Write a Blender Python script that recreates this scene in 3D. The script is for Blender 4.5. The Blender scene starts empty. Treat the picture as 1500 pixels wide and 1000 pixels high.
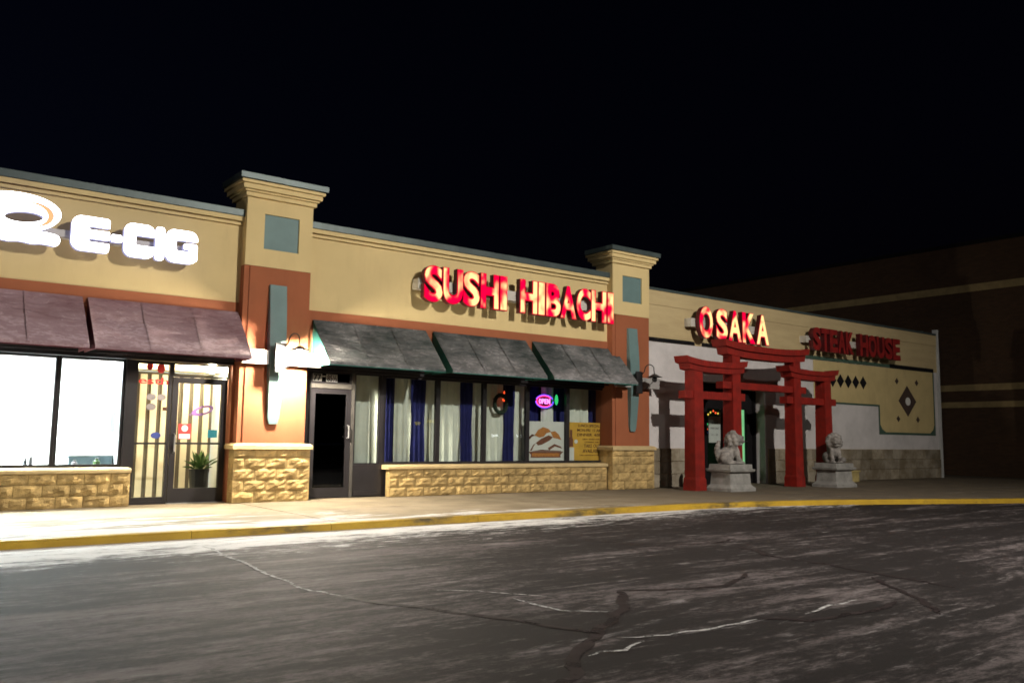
import bpy, bmesh, math, random
import numpy as np
from mathutils import Vector, Matrix, noise as mnoise
random.seed(7)
R = math.radians
scn = bpy.context.scene
C = scn.collection

# ------------------------------------------------------------------ camera
cam_d = bpy.data.cameras.new('camera'); cam = bpy.data.objects.new('camera', cam_d); C.objects.link(cam)
cam_d.sensor_width = 36.0; cam_d.lens = 1267.4/1500*36.0; cam_d.clip_end = 500; cam_d.clip_start = .05
yaw, pitch, roll = R(37.312), R(6.371), R(0.73)
fwd = Vector((math.sin(yaw)*math.cos(pitch), math.cos(yaw)*math.cos(pitch), math.sin(pitch)))
rgt = Vector((math.cos(yaw), -math.sin(yaw), 0)); upv = rgt.cross(fwd)
r2 = rgt*math.cos(roll)+upv*math.sin(roll); u2 = upv*math.cos(roll)-rgt*math.sin(roll)
m = Matrix((r2, u2, -fwd)).transposed().to_4x4(); m.translation = (0, 0, 1.2); cam.matrix_world = m
scn.camera = cam
# ------------------------------------------------------------------ world: night sky
w = bpy.data.worlds.new('World'); scn.world = w; w.use_nodes = True
nt = w.node_tree; bg = nt.nodes['Background']
sky = nt.nodes.new('ShaderNodeTexSky'); sky.sky_type = 'NISHITA'; sky.sun_disc = False
sky.sun_elevation = R(-3.0); sky.sun_rotation = R(-50); sky.altitude = 200; sky.air_density = 1.0; sky.dust_density = .3; sky.ozone_density = 3
nt.links.new(sky.outputs[0], bg.inputs[0]); bg.inputs[1].default_value = 0.03
# ------------------------------------------------------------------ exposure / engine
scn.view_settings.view_transform = 'Standard'; scn.view_settings.look = 'None'
scn.view_settings.exposure = 0; scn.view_settings.gamma = 1; scn.view_settings.use_curve_mapping = False
scn.render.engine = 'CYCLES'
cy = scn.cycles; cy.use_denoising = True; cy.max_bounces = 8; cy.diffuse_bounces = 4; cy.glossy_bounces = 3
cy.transparent_max_bounces = 16; cy.transmission_bounces = 4; cy.sample_clamp_indirect = 6; cy.caustics_reflective = False; cy.caustics_refractive = False; cy.filter_width = 1.7

LAMP_W = 12400     # parking-lot floodlight
SCONCE_L = 9000

# ================================================================== materials
MATS = {}
def nodes(name):
    mt = bpy.data.materials.new(name); mt.use_nodes = True; n = mt.node_tree
    return mt, n, n.nodes['Principled BSDF']
def L(n, a, b): n.links.new(a, b)
def mathn(n, op, a, b=None, clamp=False):
    x = n.nodes.new('ShaderNodeMath'); x.operation = op; x.use_clamp = clamp
    for i, v in enumerate((a, b)):
        if v is None: continue
        if isinstance(v, (int, float)): x.inputs[i].default_value = v
        else: L(n, v, x.inputs[i])
    return x.outputs[0]
def mixc(n, fac, a, b, mode='MIX'):
    x = n.nodes.new('ShaderNodeMix'); x.data_type = 'RGBA'; x.blend_type = mode
    if isinstance(fac, (int, float)): x.inputs[0].default_value = fac
    else: L(n, fac, x.inputs[0])
    for i, v in ((6, a), (7, b)):
        if isinstance(v, tuple): x.inputs[i].default_value = (*v[:3], 1)
        else: L(n, v, x.inputs[i])
    return x.outputs[2]
def pos(n, scale=(1, 1, 1), rot=0):
    g = n.nodes.new('ShaderNodeNewGeometry'); mp = n.nodes.new('ShaderNodeMapping')
    mp.inputs['Scale'].default_value = scale; mp.inputs['Rotation'].default_value = (0, 0, rot)
    L(n, g.outputs['Position'], mp.inputs[0]); return mp.outputs[0]
def noi(n, vec, scale, detail=5, rough=.55, dist=0):
    x = n.nodes.new('ShaderNodeTexNoise'); x.inputs['Scale'].default_value = scale; x.inputs['Detail'].default_value = detail
    x.inputs['Roughness'].default_value = rough; x.inputs['Distortion'].default_value = dist
    L(n, vec, x.inputs['Vector']); return x.outputs['Fac']
def ramp(n, fac, lo, hi):
    x = n.nodes.new('ShaderNodeMapRange'); x.interpolation_type = 'SMOOTHSTEP'
    x.inputs['From Min'].default_value = lo; x.inputs['From Max'].default_value = hi
    L(n, fac, x.inputs['Value']); return x.outputs[0]
def bump(n, bs, h, strength, dist=.02):
    b = n.nodes.new('ShaderNodeBump'); b.inputs['Strength'].default_value = strength; b.inputs['Distance'].default_value = dist
    L(n, h, b.inputs['Height']); L(n, b.outputs[0], bs.inputs['Normal'])
def pm(name, col, rough=.75, var=.18, scale=2.5, bmp=.0, bscale=60, metal=0, spec=.4, rand=0, stain=None, bstretch=(1, 1, 1)):
    mt, n, bs = nodes(name)
    p = pos(n); f = noi(n, p, scale, 6, .6)
    c0 = tuple(c*(1-var) for c in col); c1 = tuple(min(1, c*(1+var)) for c in col)
    out = mixc(n, ramp(n, f, .3, .7), c0, c1)
    if stain:
        s = noi(n, pos(n, (1.6, 1.6, .35)), 1.7, 7, .65)
        out = mixc(n, mathn(n, 'MULTIPLY', ramp(n, s, .5, .75), stain[1]), out, stain[0])
    if rand:
        oi = n.nodes.new('ShaderNodeObjectInfo')
        mr = n.nodes.new('ShaderNodeMapRange'); mr.inputs['To Min'].default_value = 1-rand; mr.inputs['To Max'].default_value = 1+rand
        L(n, oi.outputs['Random'], mr.inputs[0])
        hv = n.nodes.new('ShaderNodeHueSaturation'); L(n, mr.outputs[0], hv.inputs['Value']); L(n, out, hv.inputs['Color']); out = hv.outputs[0]
    L(n, out, bs.inputs['Base Color']); bs.inputs['Roughness'].default_value = rough; bs.inputs['Metallic'].default_value = metal
    bs.inputs['Specular IOR Level'].default_value = spec
    if bmp: bump(n, bs, noi(n, pos(n, bstretch), bscale, 4, .6), bmp)
    MATS[name] = mt; return mt
def em(name, col, st, base=(.02, .02, .02)):
    mt, n, bs = nodes(name)
    bs.inputs['Base Color'].default_value = (*base, 1); bs.inputs['Emission Color'].default_value = (*col, 1); bs.inputs['Emission Strength'].default_value = st
    MATS[name] = mt; return mt

pm('stucco_tan', (.59, .455, .225), .9, .06, .6, .25, 170, stain=((.45, .33, .17), .35))
pm('stucco_terracotta', (.29, .092, .040), .9, .08, .9, .25, 170, stain=((.22, .07, .032), .4))
pm('teal_paint', (.115, .185, .185), .6, .08, 2, .1, 90)
pm('coping_metal', (.055, .075, .075), .45, .15, 2, 0, metal=.3, stain=((.11, .135, .135), .4))
pm('bronze_frame', (.016, .014, .016), .35, .15, 4, 0)
pm('bronze_lit', (.06, .055, .05), .4, .15, 4, 0)  # paler copy of the frame bronze, lit look put into the colour
pm('split_block', (.43, .30, .125), .95, .28, 7, .7, 45, rand=.16)
pm('mortar', (.37, .265, .13), .95, .15, 20, .4, 80)
pm('cast_stone', (.52, .39, .20), .85, .12, 3, .2, 70, stain=((.36, .27, .14), .4))
pm('grey_bar', (.30, .29, .28), .5, .1, 3, .05, 60)
pm('black_iron', (.012, .012, .013), .45, .2, 5)
pm('white_interior', (.82, .84, .84), .8, .03, 1)
pm('case_blue', (.16, .22, .25), .6, .1, 3); pm('case_teal', (.02, .09, .12), .6, .1, 3)
pm('cream_slat', (.78, .70, .52), .7, .06, 2)
pm('dark_slat', (.10, .085, .06), .7, .1, 2)
pm('floor_tile', (.30, .29, .25), .5, .12, 5)
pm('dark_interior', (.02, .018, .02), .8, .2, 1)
pm('curtain_white', (.62, .62, .56), .95, .06, 4, .1, 40)
pm('curtain_blue', (.011, .012, .085), .95, .2, 4, .1, 40)
pm('torii_red', (.20, .0065, .002), .65, .22, 5, .5, 22, bstretch=(1, 1, .12), stain=((.14, .006, .005), .5))
pm('lion_stone', (.23, .21, .195), .9, .35, 9, .5, 60, stain=((.16, .15, .14), .6))
pm('pedestal_stone', (.25, .24, .225), .9, .2, 5, .4, 60, stain=((.18, .17, .16), .5))
pm('paint_tan', (.50, .39, .185), .85, .07, 2, .15, 60, stain=((.38, .29, .14), .5))
pm('paint_green', (.045, .085, .06), .8, .12, 3)
pm('paint_black', (.010, .009, .010), .9, .2, 5, spec=.08)
pm('paint_dark_brown', (.05, .030, .022), .7, .2, 5)
pm('paint_white', (.62, .61, .58), .8, .05, 3)
pm('trim_white', (.46, .46, .45), .6, .1, 2)
pm('letter_side', (.07, .004, .006), .5, .1, 5)
pm('dead_letter', (.22, .010, .009), .45, .25, 6)
em('white_letter_side', (.45, .45, .75), .8, (.16, .16, .22))
pm('raceway', (.50, .47, .42), .6, .06, 4)
pm('galvanised', (.35, .35, .35), .45, .12, 4, metal=.6)
pm('concrete_base', (.3, .29, .27), .9, .15, 5, .3, 60)
pm('planter_yellow', (.42, .33, .13), .8, .2, 6)
pm('leaf', (.06, .12, .03), .6, .25, 9)
pm('wreath_leaf', (.012, .022, .012), .8, .4, 20)
pm('poster_white', (.62, .60, .58), .6, .03, 4)
pm('poster_orange', (.58, .32, .045), .6, .1, 3)
pm('ink_brown', (.16, .055, .03), .7, .2, 20)
pm('ink_orange', (.42, .16, .04), .7, .2, 20)
pm('ink_dark', (.09, .03, .012), .7, .2, 20)
pm('sticker_red', (.55, .03, .03), .5, .1, 5)
pm('sticker_teal', (.03, .35, .45), .5, .1, 5)
pm('sticker_blue', (.03, .05, .25), .5, .2, 5)
pm('sticker_grey', (.18, .16, .17), .6, .2, 12)
pm('sticker_purple', (.22, .10, .35), .5, .1, 5)
pm('number_white', (.34, .34, .33), .5, .05, 5)
def tarmat():
    mt, n, bs = nodes('tar'); a = noi(n, pos(n), 7, 8, .75)
    col = mixc(n, ramp(n, a, .35, .75), (.013, .0075, .008), (.032, .022, .023)); L(n, col, bs.inputs['Base Color']); bs.inputs['Roughness'].default_value = .7; bs.inputs['Specular IOR Level'].default_value = .2
    L(n, ramp(n, noi(n, pos(n), 3.2, 6, .7), .22, .52), bs.inputs['Alpha']); MATS['tar'] = mt
tarmat()
pm('salt', (.42, .41, .41), .9, .2, 18)
_n = MATS['salt'].node_tree; L(_n, ramp(_n, noi(_n, pos(_n), 9, 6, .8), .30, .62), _n.nodes['Principled BSDF'].inputs['Alpha'])

def asphalt():
    mt, n, bs = nodes('asphalt')
    g = n.nodes.new('ShaderNodeNewGeometry'); sp = n.nodes.new('ShaderNodeSeparateXYZ'); L(n, g.outputs['Position'], sp.inputs[0])
    a = noi(n, pos(n, (.20, 1.5, 1), R(-4)), 1.1, 8, .62, .6)      # streaks along the drive lane
    b = noi(n, pos(n, (.6, 4, 1), R(5)), 1.6, 8, .7, .8)
    c = noi(n, pos(n), .33, 4, .5)
    grit = noi(n, pos(n), 150, 3, .7)
    salt = mathn(n, 'ADD', mathn(n, 'ADD', mathn(n, 'MULTIPLY', mathn(n, 'SUBTRACT', a, .5), 1.25), mathn(n, 'MULTIPLY', mathn(n, 'SUBTRACT', b, .5), .7)), .5)
    salt = mathn(n, 'ADD', salt, mathn(n, 'MULTIPLY', mathn(n, 'SUBTRACT', c, .5), .55))
    # salt tone lowered from left to right, so the ground darkens
    xg = n.nodes.new('ShaderNodeMapRange'); xg.inputs['From Min'].default_value = 2.5; xg.inputs['From Max'].default_value = 9; xg.inputs['To Min'].default_value = .0; xg.inputs['To Max'].default_value = -.15
    L(n, sp.outputs['X'], xg.inputs[0])
    salt = mathn(n, 'ADD', salt, xg.outputs[0])
    mott = noi(n, pos(n, (.45, 1.5, 1), R(-6)), 7, 10, .82, .4)
    fine = noi(n, pos(n, (.7, 1.2, 1)), 16, 8, .85)
    salt = mathn(n, 'ADD', salt, mathn(n, 'MULTIPLY', mathn(n, 'SUBTRACT', mott, .5), 1.0))
    salt = mathn(n, 'ADD', salt, mathn(n, 'MULTIPLY', mathn(n, 'SUBTRACT', fine, .5), .9))
    salt = mathn(n, 'ADD', mathn(n, 'MULTIPLY', mathn(n, 'SUBTRACT', salt, .5), 1.45), .46)
    col = mixc(n, ramp(n, salt, .20, .80), (.011, .0078, .0078), (.145, .120, .121))
    fl = mathn(n, 'ADD', mathn(n, 'MULTIPLY', b, .6), mathn(n, 'MULTIPLY', mott, .5))
    col = mixc(n, mathn(n, 'MULTIPLY', ramp(n, fl, .60, .72), .65), col, (.30, .28, .285))
    # drifted snow against the kerb
    yk = n.nodes.new('ShaderNodeMapRange'); yk.inputs['From Min'].default_value = 7.9; yk.inputs['From Max'].default_value = 11.0; yk.inputs['To Min'].default_value = -.45; yk.inputs['To Max'].default_value = .30
    L(n, sp.outputs['Y'], yk.inputs[0])
    xk = n.nodes.new('ShaderNodeMapRange'); xk.inputs['From Min'].default_value = 1; xk.inputs['From Max'].default_value = 13; xk.inputs['To Min'].default_value = .12; xk.inputs['To Max'].default_value = -.10
    L(n, sp.outputs['X'], xk.inputs[0])
    dn = noi(n, pos(n, (.35, 2.2, 1)), 1.5, 9, .68, .7)
    sm = mathn(n, 'ADD', mathn(n, 'ADD', mathn(n, 'ADD', dn, mathn(n, 'MULTIPLY', mathn(n, 'SUBTRACT', mott, .5), 1.3)), yk.outputs[0]), xk.outputs[0])
    col = mixc(n, mathn(n, 'MULTIPLY', ramp(n, sm, .52, .78), .92), col, (.72, .70, .70))
    col = mixc(n, mathn(n, 'MULTIPLY', ramp(n, grit, .35, .75), .35), col, (.02, .017, .017))
    L(n, col, bs.inputs['Base Color']); bs.inputs['Roughness'].default_value = .8; bs.inputs['Specular IOR Level'].default_value = .25
    h = mathn(n, 'ADD', mathn(n, 'MULTIPLY', grit, .5), b); bump(n, bs, h, .5, .02); MATS['asphalt'] = mt
asphalt()
def concrete():
    mt, n, bs = nodes('sidewalk_concrete')
    g = n.nodes.new('ShaderNodeNewGeometry'); sp = n.nodes.new('ShaderNodeSeparateXYZ'); L(n, g.outputs['Position'], sp.inputs[0])
    a = noi(n, pos(n), 1.3, 7, .6); col = mixc(n, ramp(n, a, .3, .7), (.17, .135, .088), (.26, .21, .145))
    oi = n.nodes.new('ShaderNodeObjectInfo')
    st = noi(n, pos(n, (.5, 1.8, 1)), 1.5, 9, .7, .5)
    yk = n.nodes.new('ShaderNodeMapRange'); yk.inputs['From Min'].default_value = 11.3; yk.inputs['From Max'].default_value = 15; yk.inputs['To Min'].default_value = .10; yk.inputs['To Max'].default_value = -.24
    L(n, sp.outputs['Y'], yk.inputs[0])
    xk = n.nodes.new('ShaderNodeMapRange'); xk.inputs['From Min'].default_value = 1; xk.inputs['From Max'].default_value = 14; xk.inputs['To Min'].default_value = .10; xk.inputs['To Max'].default_value = -.17
    L(n, sp.outputs['X'], xk.inputs[0])
    s = mathn(n, 'ADD', mathn(n, 'ADD', st, yk.outputs[0]), xk.outputs[0])
    col = mixc(n, mathn(n, 'MULTIPLY', ramp(n, s, .51, .60), .85), col, (.56, .545, .535))
    # darker tone on the wide apron past the shops
    xd = n.nodes.new('ShaderNodeMapRange'); xd.inputs['From Min'].default_value = 12; xd.inputs['From Max'].default_value = 17; xd.inputs['To Max'].default_value = .75
    L(n, sp.outputs['X'], xd.inputs[0])
    d = mathn(n, 'MULTIPLY', xd.outputs[0], ramp(n, a, .2, .6))
    col = mixc(n, d, col, (.07, .055, .042))
    L(n, col, bs.inputs['Base Color']); bs.inputs['Roughness'].default_value = .85; bs.inputs['Specular IOR Level'].default_value = .3
    bump(n, bs, mathn(n, 'ADD', noi(n, pos(n), 90, 3), st), .35, .015); MATS['sidewalk_concrete'] = mt
concrete()
def kerb_paint():
    mt, n, bs = nodes('kerb_paint')
    a = noi(n, pos(n), 2.2, 8, .7); b = noi(n, pos(n, (.35, 1, 1)), 1.1, 7, .7)
    col = mixc(n, ramp(n, a, .3, .75), (.36, .215, .008), (.50, .315, .015))
    col = mixc(n, ramp(n, b, .50, .64), col, (.07, .05, .02))
    L(n, col, bs.inputs['Base Color']); bs.inputs['Roughness'].default_value = .6
    bump(n, bs, a, .4, .02); MATS['kerb_paint'] = mt
kerb_paint()
def frost_fabric(name, base, frost, lo, hi):
    mt, n, bs = nodes(name)
    a = noi(n, pos(n, (.45, 1.7, 1.7)), 7, 8, .68, .7); b = noi(n, pos(n, (.7, 1, 1)), 1.3, 5, .6); c = noi(n, pos(n, (.6, 1.4, 1.4)), 11, 7, .72, .5)
    g = n.nodes.new('ShaderNodeNewGeometry'); sp = n.nodes.new('ShaderNodeSeparateXYZ'); L(n, g.outputs['Position'], sp.inputs[0])
    zz = n.nodes.new('ShaderNodeMapRange'); zz.inputs['From Min'].default_value = 2.6; zz.inputs['From Max'].default_value = 3.45; zz.inputs['To Min'].default_value = .09; zz.inputs['To Max'].default_value = -.16; L(n, sp.outputs['Z'], zz.inputs[0])
    b = mathn(n, 'ADD', b, zz.outputs[0])
    f = mathn(n, 'ADD', mathn(n, 'MULTIPLY', b, .65), mathn(n, 'MULTIPLY', a, .45))
    fac = ramp(n, f, lo, hi)
    mid = tuple(x*.45+y*.55 for x, y in zip(base, frost))
    col = mixc(n, fac, base, mid)
    col = mixc(n, mathn(n, 'MULTIPLY', ramp(n, mathn(n, 'ADD', mathn(n, 'MULTIPLY', c, .7), mathn(n, 'MULTIPLY', b, .4)), .55, .68), .8), col, frost)
    L(n, col, bs.inputs['Base Color']); bs.inputs['Roughness'].default_value = .75
    bump(n, bs, mathn(n, 'ADD', a, mathn(n, 'MULTIPLY', c, .5)), 1.0, .04); MATS[name] = mt
frost_fabric('awning_maroon', (.10, .014, .024), (.50, .36, .39), .22, .60)
frost_fabric('awning_green', (.009, .019, .019), (.32, .305, .31), .32, .70)
pm('awning_maroon_side', (.09, .010, .018), .8, .15, 4, .1, 40)
pm('awning_green_side', (.02, .12, .10), .8, .12, 4, .1, 40)
def blockwall():
    mt, n, bs = nodes('painted_block')
    g = n.nodes.new('ShaderNodeNewGeometry'); sp = n.nodes.new('ShaderNodeSeparateXYZ'); L(n, g.outputs['Position'], sp.inputs[0])
    cb = n.nodes.new('ShaderNodeCombineXYZ'); L(n, sp.outputs['X'], cb.inputs[0]); L(n, sp.outputs['Z'], cb.inputs[1])
    br = n.nodes.new('ShaderNodeTexBrick'); br.inputs['Scale'].default_value = 1; br.inputs['Brick Width'].default_value = .4; br.inputs['Row Height'].default_value = .2
    br.inputs['Mortar Size'].default_value = .008; br.inputs['Mortar Smooth'].default_value = .4; L(n, cb.outputs[0], br.inputs['Vector'])
    a = noi(n, pos(n), 1.1, 8, .65)
    col = mixc(n, ramp(n, a, .3, .75), (.60, .565, .56), (.46, .435, .43))
    s = noi(n, pos(n), 5, 6, .7); col = mixc(n, mathn(n, 'MULTIPLY', ramp(n, s, .6, .75), .35), col, (.24, .215, .19))
    L(n, col, bs.inputs['Base Color']); bs.inputs['Roughness'].default_value = .8
    h = mathn(n, 'SUBTRACT', mathn(n, 'MULTIPLY', noi(n, pos(n), 35, 4), .4), br.outputs['Fac']); bump(n, bs, h, .35, .01); MATS['painted_block'] = mt
blockwall()
def bandsiding():
    mt, n, bs = nodes('band_boards')
    a = noi(n, pos(n, (.5, 1, 3)), 1.6, 8, .65); b = noi(n, pos(n, (.25, 1, 7)), 2.2, 6, .7)
    col = mixc(n, ramp(n, a, .3, .7), (.50, .39, .21), (.43, .33, .175)); col = mixc(n, mathn(n, 'MULTIPLY', ramp(n, b, .6, .8), .45), col, (.22, .16, .08))
    L(n, col, bs.inputs['Base Color']); bs.inputs['Roughness'].default_value = .85; bump(n, bs, b, .3, .01); MATS['band_boards'] = mt
bandsiding()
def stonewall():
    mt, n, bs = nodes('old_stone')
    a = noi(n, pos(n), 1.6, 7, .65); b = noi(n, pos(n), 4, 6, .7)
    col = mixc(n, ramp(n, a, .35, .65), (.15, .115, .07), (.30, .26, .20)); col = mixc(n, mathn(n, 'MULTIPLY', ramp(n, b, .55, .75), .6), col, (.09, .07, .045))
    oi = n.nodes.new('ShaderNodeObjectInfo'); mr = n.nodes.new('ShaderNodeMapRange'); mr.inputs['To Min'].default_value = .75; mr.inputs['To Max'].default_value = 1.25
    L(n, oi.outputs['Random'], mr.inputs[0]); hv = n.nodes.new('ShaderNodeHueSaturation'); L(n, mr.outputs[0], hv.inputs['Value']); L(n, col, hv.inputs['Color'])
    L(n, hv.outputs[0], bs.inputs['Base Color']); bs.inputs['Roughness'].default_value = .9; bump(n, bs, b, .6, .03); MATS['old_stone'] = mt
stonewall()
def brickmat():
    mt, n, bs = nodes('dark_brick')
    g = n.nodes.new('ShaderNodeNewGeometry'); sp = n.nodes.new('ShaderNodeSeparateXYZ'); L(n, g.outputs['Position'], sp.inputs[0])
    cb = n.nodes.new('ShaderNodeCombineXYZ'); L(n, mathn(n, 'ADD', sp.outputs['Y'], sp.outputs['X']), cb.inputs[0]); L(n, sp.outputs['Z'], cb.inputs[1])
    br = n.nodes.new('ShaderNodeTexBrick'); br.inputs['Scale'].default_value = 1; br.inputs['Brick Width'].default_value = .22; br.inputs['Row Height'].default_value = .075
    br.inputs['Mortar Size'].default_value = .006; br.inputs['Color1'].default_value = (.075, .037, .017, 1); br.inputs['Color2'].default_value = (.055, .027, .013, 1); br.inputs['Mortar'].default_value = (.05, .035, .022, 1)
    L(n, cb.outputs[0], br.inputs['Vector'])
    a = noi(n, pos(n), .8, 6, .6); col = mixc(n, mathn(n, 'MULTIPLY', ramp(n, a, .4, .8), .5), br.outputs['Color'], (.03, .017, .009))
    L(n, col, bs.inputs['Base Color']); bs.inputs['Roughness'].default_value = .9
    bump(n, bs, mathn(n, 'MULTIPLY', br.outputs['Fac'], -1), .5, .006); MATS['dark_brick'] = mt
brickmat()
pm('band_brick', (.30, .225, .11), .9, .15, 3, .2, 40)
def glass(name, tint=(.93, .96, .95), ior=1.5):
    mt = bpy.data.materials.new(name); mt.use_nodes = True; n = mt.node_tree; n.nodes.clear()
    o = n.nodes.new('ShaderNodeOutputMaterial'); t = n.nodes.new('ShaderNodeBsdfTransparent'); t.inputs[0].default_value = (*tint, 1)
    gl = n.nodes.new('ShaderNodeBsdfGlossy'); gl.inputs['Roughness'].default_value = .015; gl.inputs[0].default_value = (.9, .9, .9, 1)
    fr = n.nodes.new('ShaderNodeFresnel'); fr.inputs[0].default_value = ior
    ge = n.nodes.new('ShaderNodeNewGeometry'); fac = mathn(n, 'MULTIPLY', fr.outputs[0], mathn(n, 'SUBTRACT', 1.0, ge.outputs['Backfacing']))
    mx = n.nodes.new('ShaderNodeMixShader'); L(n, fac, mx.inputs[0]); L(n, t.outputs[0], mx.inputs[1]); L(n, gl.outputs[0], mx.inputs[2]); L(n, mx.outputs[0], o.inputs[0])
    MATS[name] = mt
glass('shop_glass'); glass('tinted_glass', (.25, .27, .33)); glass('lamp_glass', (.75, .75, .75))
def redlit(name, lo, hi, seed, s_red=1.25, s_hot=1.5, scale=3.2):
    mt, n, bs = nodes(name)
    v = pos(n, (1, 1, .75)); mp = n.nodes.new('ShaderNodeVectorMath'); mp.operation = 'ADD'; mp.inputs[1].default_value = (seed, seed*.7, seed*.3); L(n, v, mp.inputs[0])
    a = noi(n, mp.outputs[0], scale, 1.5, .4, .1)
    f = ramp(n, a, lo, hi)
    col = mixc(n, f, (1.0*s_red, .0, .05*s_red), (1.0*s_hot, .74*s_hot, .30*s_hot))
    # near-black matt base under the emission colour
    bs.inputs['Base Color'].default_value = (.05, .001, .002, 1); bs.inputs['Specular IOR Level'].default_value = 0; bs.inputs['Roughness'].default_value = .9
    L(n, col, bs.inputs['Emission Color']); bs.inputs['Emission Strength'].default_value = 1.0; MATS[name] = mt
redlit('red_face', .42, .60, 3.1)
redlit('red_face_osaka', .42, .58, 8.3, 1.1, 1.35, 2.8)
em('red_glow_rim', (1.0, .0, .045), .85, (.02, .0, .0)); MATS['red_glow_rim'].node_tree.nodes['Principled BSDF'].inputs['Specular IOR Level'].default_value = 0; em('white_face', (.96, .97, 1.0), 9.0, (.8, .8, .8)); em('orange_face', (1.0, .36, .14), 1.1, (.5, .2, .1))
em('troffer_cool', (.90, .98, 1.0), 215.0); em('vestibule_bulb', (1, .82, .54), 1000.0)
em('sconce_glow', (1, .90, .72), SCONCE_L); em('lot_lens', (1, .95, .86), 30.0)
em('neon_pink', (1.0, .18, .72), 3.5); em('neon_red', (1.0, .03, .16), 3.0); em('neon_blue', (.12, .06, 1.0), 3.0)
em('lamp_red', (1.0, .08, .02), 2.0); em('lamp_green', (.05, .9, .25), .8); em('lamp_yellow', (1, .65, .1), 1.2)
em('lamp_blue', (.1, .15, 1), 1.2); em('green_lit', (.22, .60, .26), 1.0, (.1, .2, .1)); em('sign_yellow', (1, .82, .02), 4.0); em('far_white', (.9, .95, 1), 14.0)
em('warm_bulb', (1, .6, .2), .9)

# ================================================================== builders
WL = {}
def tag(o, label=None, cat=None, group=None, kind=None):
    if label: o['label'] = label
    if cat: o['category'] = cat
    if group: o['group'] = group
    if kind: o['kind'] = kind
    return o
def thing(name, label, cat, loc, group=None):
    o = bpy.data.objects.new(name, None); C.objects.link(o); o.location = loc; o.empty_display_size = .2
    WL[o.name] = Vector(loc); return tag(o, label, cat, group)
def link(name, me, c, parent, mat=None):
    o = bpy.data.objects.new(name, me); C.objects.link(o); c = Vector(c)
    if parent is not None: o.parent = parent; o.location = c-WL[parent.name]
    else: o.location = c
    WL[o.name] = c
    return o
def mk(name, V, F, mat, parent=None, smooth=False, mats=None, midx=None):
    V = np.array(V, float); c = (V.min(0)+V.max(0))/2; c[2] = V[:, 2].min()
    me = bpy.data.meshes.new(name); me.from_pydata([tuple(v) for v in V-c], [], F)
    for mm in (mats or [mat]): me.materials.append(MATS[mm])
    if midx is not None: me.polygons.foreach_set('material_index', midx)
    if smooth: me.polygons.foreach_set('use_smooth', [True]*len(me.polygons))
    me.update(); return link(name, me, c, parent)
def boxvf(x0, x1, y0, y1, z0, z1, o=0):
    V = [(x0, y0, z0), (x1, y0, z0), (x1, y1, z0), (x0, y1, z0), (x0, y0, z1), (x1, y0, z1), (x1, y1, z1), (x0, y1, z1)]
    F = [tuple(o+i for i in f) for f in ((3, 2, 1, 0), (4, 5, 6, 7), (0, 1, 5, 4), (1, 2, 6, 5), (2, 3, 7, 6), (3, 0, 4, 7))]
    return V, F
def boxes(name, L_, mat, parent=None, bev=0):
    if bev:
        bm = bmesh.new()
        for b in L_:
            V, F = boxvf(*b); vs = [bm.verts.new(v) for v in V]; fs = [bm.faces.new([vs[i] for i in f]) for f in F]
            es = list({e for f in fs for e in f.edges}); bmesh.ops.bevel(bm, geom=es, offset=bev, segments=2, affect='EDGES', profile=.6)
        V = [v.co[:] for v in bm.verts]; bm.verts.index_update(); F = [tuple(v.index for v in f.verts) for f in bm.faces]; bm.free()
        return mk(name, V, F, mat, parent)
    V, F = [], []
    for b in L_:
        v, f = boxvf(*b, o=len(V)); V += v; F += f
    return mk(name, V, F, mat, parent)
def box(name, x0, x1, y0, y1, z0, z1, mat, parent=None, bev=0): return boxes(name, [(x0, x1, y0, y1, z0, z1)], mat, parent, bev)
def prism_y(name, P, y0, y1, mat, parent=None):      # polygon in XZ (counter-clockwise seen from -Y), extruded along Y
    n = len(P); V = [(x, y0, z) for x, z in P]+[(x, y1, z) for x, z in P]
    F = [tuple(range(n)), tuple(range(2*n-1, n-1, -1))]+[(i, i+n, (i+1) % n+n, (i+1) % n) for i in range(n)]
    return mk(name, V, F, mat, parent)
def prism_z(P, z0, z1):
    n = len(P); V = [(x, y, z0) for x, y in P]+[(x, y, z1) for x, y in P]
    F = [tuple(range(n-1, -1, -1)), tuple(range(n, 2*n))]+[(i, (i+1) % n, (i+1) % n+n, i+n) for i in range(n)]
    return V, F
def tube(pts, rad, seg=8, closed=False):
    P = [Vector(p) for p in pts]; V, F = [], []; n = len(P)
    for i, p in enumerate(P):
        a = P[i-1] if (i > 0 or closed) else P[0]; b = P[(i+1) % n] if (i < n-1 or closed) else P[-1]
        t = (b-a).normalized(); s = t.cross(Vector((.13, .31, .94))).normalized(); u = s.cross(t)
        r = rad[i] if isinstance(rad, (list, tuple)) else rad
        for k in range(seg):
            an = 2*math.pi*k/seg; V.append(tuple(p+(s*math.cos(an)+u*math.sin(an))*r))
    for i in range(n if closed else n-1):
        j = (i+1) % n
        for k in range(seg): F.append((i*seg+k, i*seg+(k+1) % seg, j*seg+(k+1) % seg, j*seg+k))
    if not closed: F.append(tuple(range(seg-1, -1, -1))); F.append(tuple((n-1)*seg+k for k in range(seg)))
    return V, F
def lathe(prof, cx, cy, seg=14):
    V, F = [], []
    for r, z in prof:
        for k in range(seg): a = 2*math.pi*k/seg; V.append((cx+r*math.cos(a), cy+r*math.sin(a), z))
    for i in range(len(prof)-1):
        for k in range(seg): F.append((i*seg+k, i*seg+(k+1) % seg, (i+1)*seg+(k+1) % seg, (i+1)*seg+k))
    F.append(tuple(range(seg-1, -1, -1))); F.append(tuple((len(prof)-1)*seg+k for k in range(seg)))
    return V, F
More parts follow.
